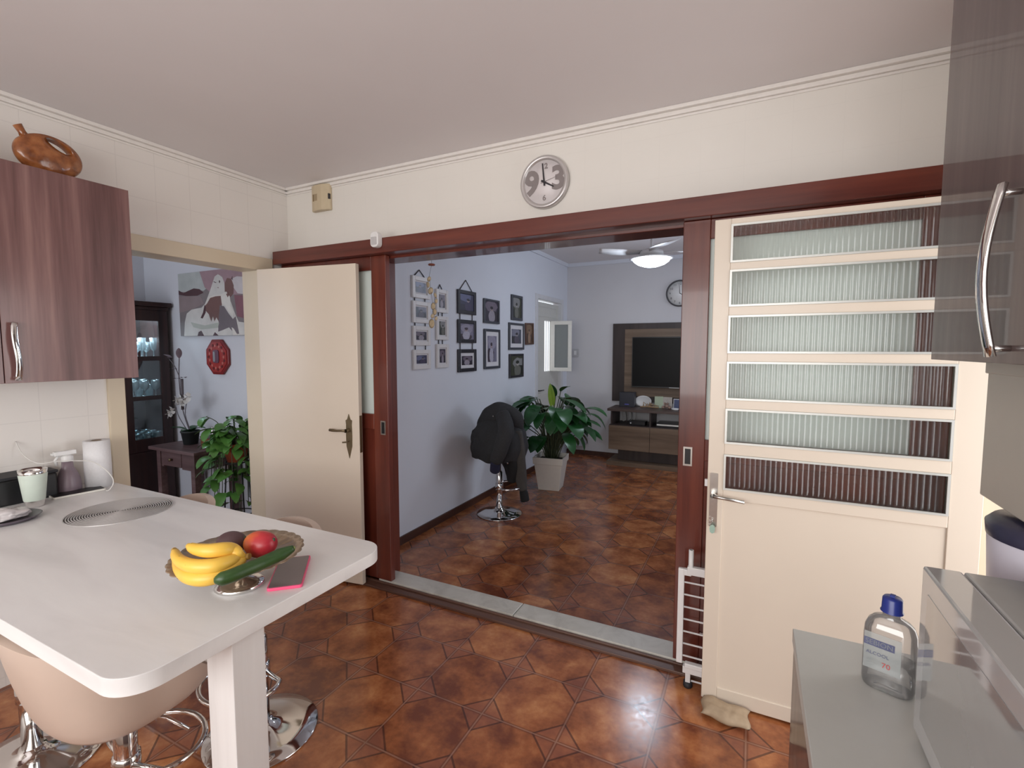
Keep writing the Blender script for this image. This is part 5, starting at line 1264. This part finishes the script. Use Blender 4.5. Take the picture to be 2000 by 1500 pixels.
patch([(.74, .62), (.77, .64), (.78, .60), (.76, .57)], 8)
patch([(.18, .22), (.4, .16), (.62, .20), (.6, .12), (.35, .10), (.22, .14)], 11)                  # grass shade
patch([(.28, 0), (.30, .06), (.34, .08), (.38, .0)], 3); patch([(.52, 0), (.55, .05), (.60, .0)], 3)
patch([(.80, .12), (.83, .10), (.88, 0), (.82, 0)], 9)
PC = [(.20, .17, .17), (.42, .44, .42), (.34, .22, .24), (.075, .03, .035), (.25, .19, .19), (.55, .50, .50), (.22, .09, .11), (.60, .57, .53), (.17, .085, .075), (.68, .64, .58), (.16, .13, .14), (.42, .43, .37)]
obj('canvas', bm, [plain('oil_paint', c_, .55, var=.22, scale=9) for c_ in PC], t)
# red octagonal plaque
t = thing('wall_plaque', 'red octagonal wall plaque below the horse painting', 'plaque', (-4.06, 2.6, 1.34))
pcx, pcz = -4.075, 1.487; oct_ = lambda a_, b_: [(pcx + x_ * a_, pcz + z_ * b_) for x_, z_ in ((-.42, 1), (.42, 1), (1, .42), (1, -.42), (.42, -1), (-.42, -1), (-1, -.42), (-1, .42))]
bm = mb(); prism(bm, oct_(.150, .148), 2.578, 2.599, 'XZ'); obj('board', bm, plain('dark_red_board', (.22, .02, .02), .35), t, bevel=.004)
bm = mb(); prism(bm, oct_(.128, .126), 2.574, 2.578, 'XZ')
for i in range(22):
    a_ = i * 2 * PI / 22; r_ = .095 + .012 * (i % 2); prism(bm, [(pcx + r_ * math.cos(a_) + .013 * math.cos(b_), pcz + r_ * math.sin(a_) + .013 * math.sin(b_)) for b_ in (0, 1.2, 2.4, 3.6, 4.9)], 2.572, 2.5745, 'XZ', 1 + i % 2)
obj('red_pattern', bm, [plain('red_lacquer', (.36, .035, .03), .35, var=.3), plain('pink_motif', (.50, .16, .13), .4), plain('dark_motif', (.12, .015, .015), .4)], t)
bm = mb(); prism(bm, rrect(pcx - .045, pcx + .035, pcz - .05, pcz + .06, .02, 4), 2.568, 2.5745, 'XZ', 0); prism(bm, rrect(pcx - .035, pcx - .008, pcz - .04, pcz + .045, .01, 3), 2.565, 2.5685, 'XZ', 1); obj('centre_relief', bm, [plain('purple_relief', (.14, .06, .09), .4), plain('silver_relief', (.45, .43, .45), .3, .5)], t)
# console table
ct = thing('side_table', 'worn dark wooden side table with a small drawer under the orchid', 'table', (-4.1, 2.38, 0)); tw_ = M['table_wood']
bm = mb(); bx(bm, -4.42, -3.80, 2.19, 2.585, .735, .762); obj('top', bm, tw_, ct, bevel=.004)
for x_ in (-4.36, -3.90):
    for y_ in (2.22, 2.52): bm = mb(); bx(bm, x_, x_ + .05, y_, y_ + .05, 0, .7345); obj('leg', bm, tw_, ct, bevel=.003)
bm = mb(); bx(bm, -4.31, -3.90, 2.50, 2.52, .60, .7345); bx(bm, -4.36, -4.34, 2.27, 2.52, .60, .7345); bx(bm, -3.87, -3.85, 2.27, 2.52, .60, .7345); bx(bm, -4.31, -4.28, 2.23, 2.26, .60, .7345); bx(bm, -4.03, -3.90, 2.23, 2.26, .60, .7345); obj('apron', bm, tw_, ct)
bm = mb(); bx(bm, -4.278, -4.032, 2.225, 2.45, .612, .728); dr = obj('drawer', bm, tw_, ct, bevel=.003)
bm = mb(); lathe(bm, [(0, 2.20), (.012, 2.202), (.012, 2.212), (.006, 2.226), (0, 2.226)], 14, (-4.155, 0, .67), axis='Y'); for_par(bm, ct); obj('knob', bm, M['brass'], dr, world=False)
# orchid
oc = V((-4.195, 2.40, .7625)); t = thing('orchid', 'white orchid in a dark pot with tall dried stems on the side table', 'orchid', oc)
bm = mb(); lathe(bm, [(0, 0), (.052, 0), (.068, .10), (.072, .10), (.072, .112), (.064, .112), (.06, .09), (0, .09)], 28); obj('pot', bm, plain('dark_green_pot', (.03, .035, .035), .5), t, world=False)
bm = mb()
for a_, L in ((.3, .16), (2.2, .15), (3.9, .17), (5.2, .12)): leaf(bm, (0, 0, .095), (math.cos(a_), math.sin(a_), .8), L, .032, .8, 0)
obj('leaves', bm, M['leaf'], t, world=False, fixn=False)
bm = mb()
lp = lambda px, py: tuple(at(px, py, Y=2.40) - oc)
tube(bm, spline([(0, 0, .09), lp(357, 800), lp(350, 745), lp(350, 700)], 5), .0045, 6); tube(bm, spline([lp(350, 735), lp(341, 715), lp(331, 702)], 4), .0035, 6)
tube(bm, spline([(.02, 0, .09), lp(362, 810), lp(366, 780)], 4), .0035, 6); tube(bm, spline([(-.02, 0, .09), lp(350, 815), lp(344, 795)], 4), .0035, 6)
tube(bm, [lp(357, 800), lp(355, 740)], .012, 7); obj('stems', bm, plain('grey_mauve_stem', (.13, .11, .12), .7), t, world=False)
bm = mb()
for px, py, a_, L in ((335, 700, 2.6, .09), (350, 700, 1.2, .10), (345, 722, 2.9, .08), (355, 738, .2, .09), (352, 740, 3.0, .07), (330, 700, .3, .06)): leaf(bm, lp(px, py), (math.cos(a_), -.2, math.sin(a_)), L, .022, .3, 0)
obj('dry_flowers', bm, plain('grey_mauve_petal', (.20, .15, .17), .7, var=.3), t, world=False, fixn=False)
bm = mb()
for px, py in ((350, 782), (359, 788), (366, 780), (340, 802), (335, 808), (372, 775), (356, 778)):
    c_ = V(lp(px, py)) + V((0, -.015, 0))
    for j in range(5):
        a_ = j * 2 * PI / 5 + px; leaf(bm, c_, (math.cos(a_), -.3, math.sin(a_)), .045, .018, .2, 0, .3)
obj('white_flowers', bm, plain('white_petal', (.72, .70, .66), .6), t, world=False, fixn=False)
# wooden box with ornament
bcx = V((-3.925, 2.42, .7625)); t = thing('wooden_casket', 'small reddish wooden casket with a silver ornament on its lid', 'box', bcx)
bm = mb(); bx(bm, -.085, .085, -.05, .05, 0, .07, bev=.005); obj('body', bm, wood('red_brown_box', (.10, .03, .01), (.20, .07, .025), (.32, .13, .05), 'X', 9, .35), t, world=False)
bm = mb(); bx(bm, -.09, .09, -.055, .055, .071, .085, bev=.004); obj('lid', bm, M['table_wood'], t, world=False)
bm = mb(); lathe(bm, [(0, .085), (.018, .085), (.020, .092), (.008, .10), (.013, .115), (.017, .13), (.009, .14), (.012, .15), (.006, .163), (0, .165)], 12, (.0, 0, 0)); lathe(bm, [(0, .09), (.012, .10), (.014, .12), (0, .13)], 10, (.028, 0, 0)); obj('ornament', bm, M['steel'], t, world=False)
# pothos on stand
pp = V((-3.50, 2.33, 0)); t = thing('potted_pothos', 'trailing pothos in a terracotta pot on a black metal stand', 'potted plant', pp)
bm = mb()
for i in range(4): a_ = i * PI / 2 + .6; tube(bm, [(math.cos(a_) * .12, math.sin(a_) * .12, 0), (math.cos(a_) * .075, math.sin(a_) * .075, .70)], .006, 6)
for z, r_ in ((.30, .104), (.70, .078)): tube(bm, [(r_ * math.cos(i * PI / 10), r_ * math.sin(i * PI / 10), z) for i in range(20)], .005, 6, closed=True)
obj('stand', bm, M['black'], t, world=False)
bm = mb(); lathe(bm, [(0, .706), (.062, .706), (.088, .82), (.095, .82), (.095, .845), (.082, .845), (.078, .81), (0, .81)], 30); obj('pot', bm, plain('terracotta', (.42, .10, .045), .7, var=.12), t, world=False)
bm = mb(); sb = mb(); rnd = random.Random(11)
for i in range(70):
    a_ = rnd.uniform(0, 2 * PI); trail = rnd.random() < .55
    r0 = rnd.uniform(.02, .07); p0 = V((math.cos(a_) * r0, math.sin(a_) * r0, .82))
    if trail:
        L = rnd.uniform(.15, .52); r1 = rnd.uniform(.13, .19)
        p2 = V((math.cos(a_) * r1, math.sin(a_) * r1, .86 - L)); p1 = V((math.cos(a_) * .13, math.sin(a_) * .13, .90))
    else:
        r1 = rnd.uniform(.05, .20); p2 = V((math.cos(a_) * r1, math.sin(a_) * r1, rnd.uniform(.86, 1.06))); p1 = (p0 + p2) / 2 + V((0, 0, .06))
    sp_ = spline([p0, p1, p2], 5); tube(sb, sp_, .0028, 5)
    for j in range(4 if trail else 2):
        q_ = sp_[-1 - j * 2]; b_ = a_ + rnd.uniform(-1.3, 1.3); leaf(bm, q_, (math.cos(b_), math.sin(b_), rnd.uniform(-.6, .4)), rnd.uniform(.08, .13), rnd.uniform(.032, .05), rnd.uniform(.3, 1.2), 0, .2, True, rnd.uniform(-.5, .5))
for q_ in (bm, sb):
    for v_ in q_.verts:
        if v_.co.y > .16: v_.co.y = min(.16 + (v_.co.y - .16) * .3, .25)
        if v_.co.x > .18: v_.co.x = min(.18 + (v_.co.x - .18) * .4, .27)
obj('foliage', bm, M['leaf2'], t, world=False, fixn=False); obj('vines', sb, M['stem'], t, world=False)
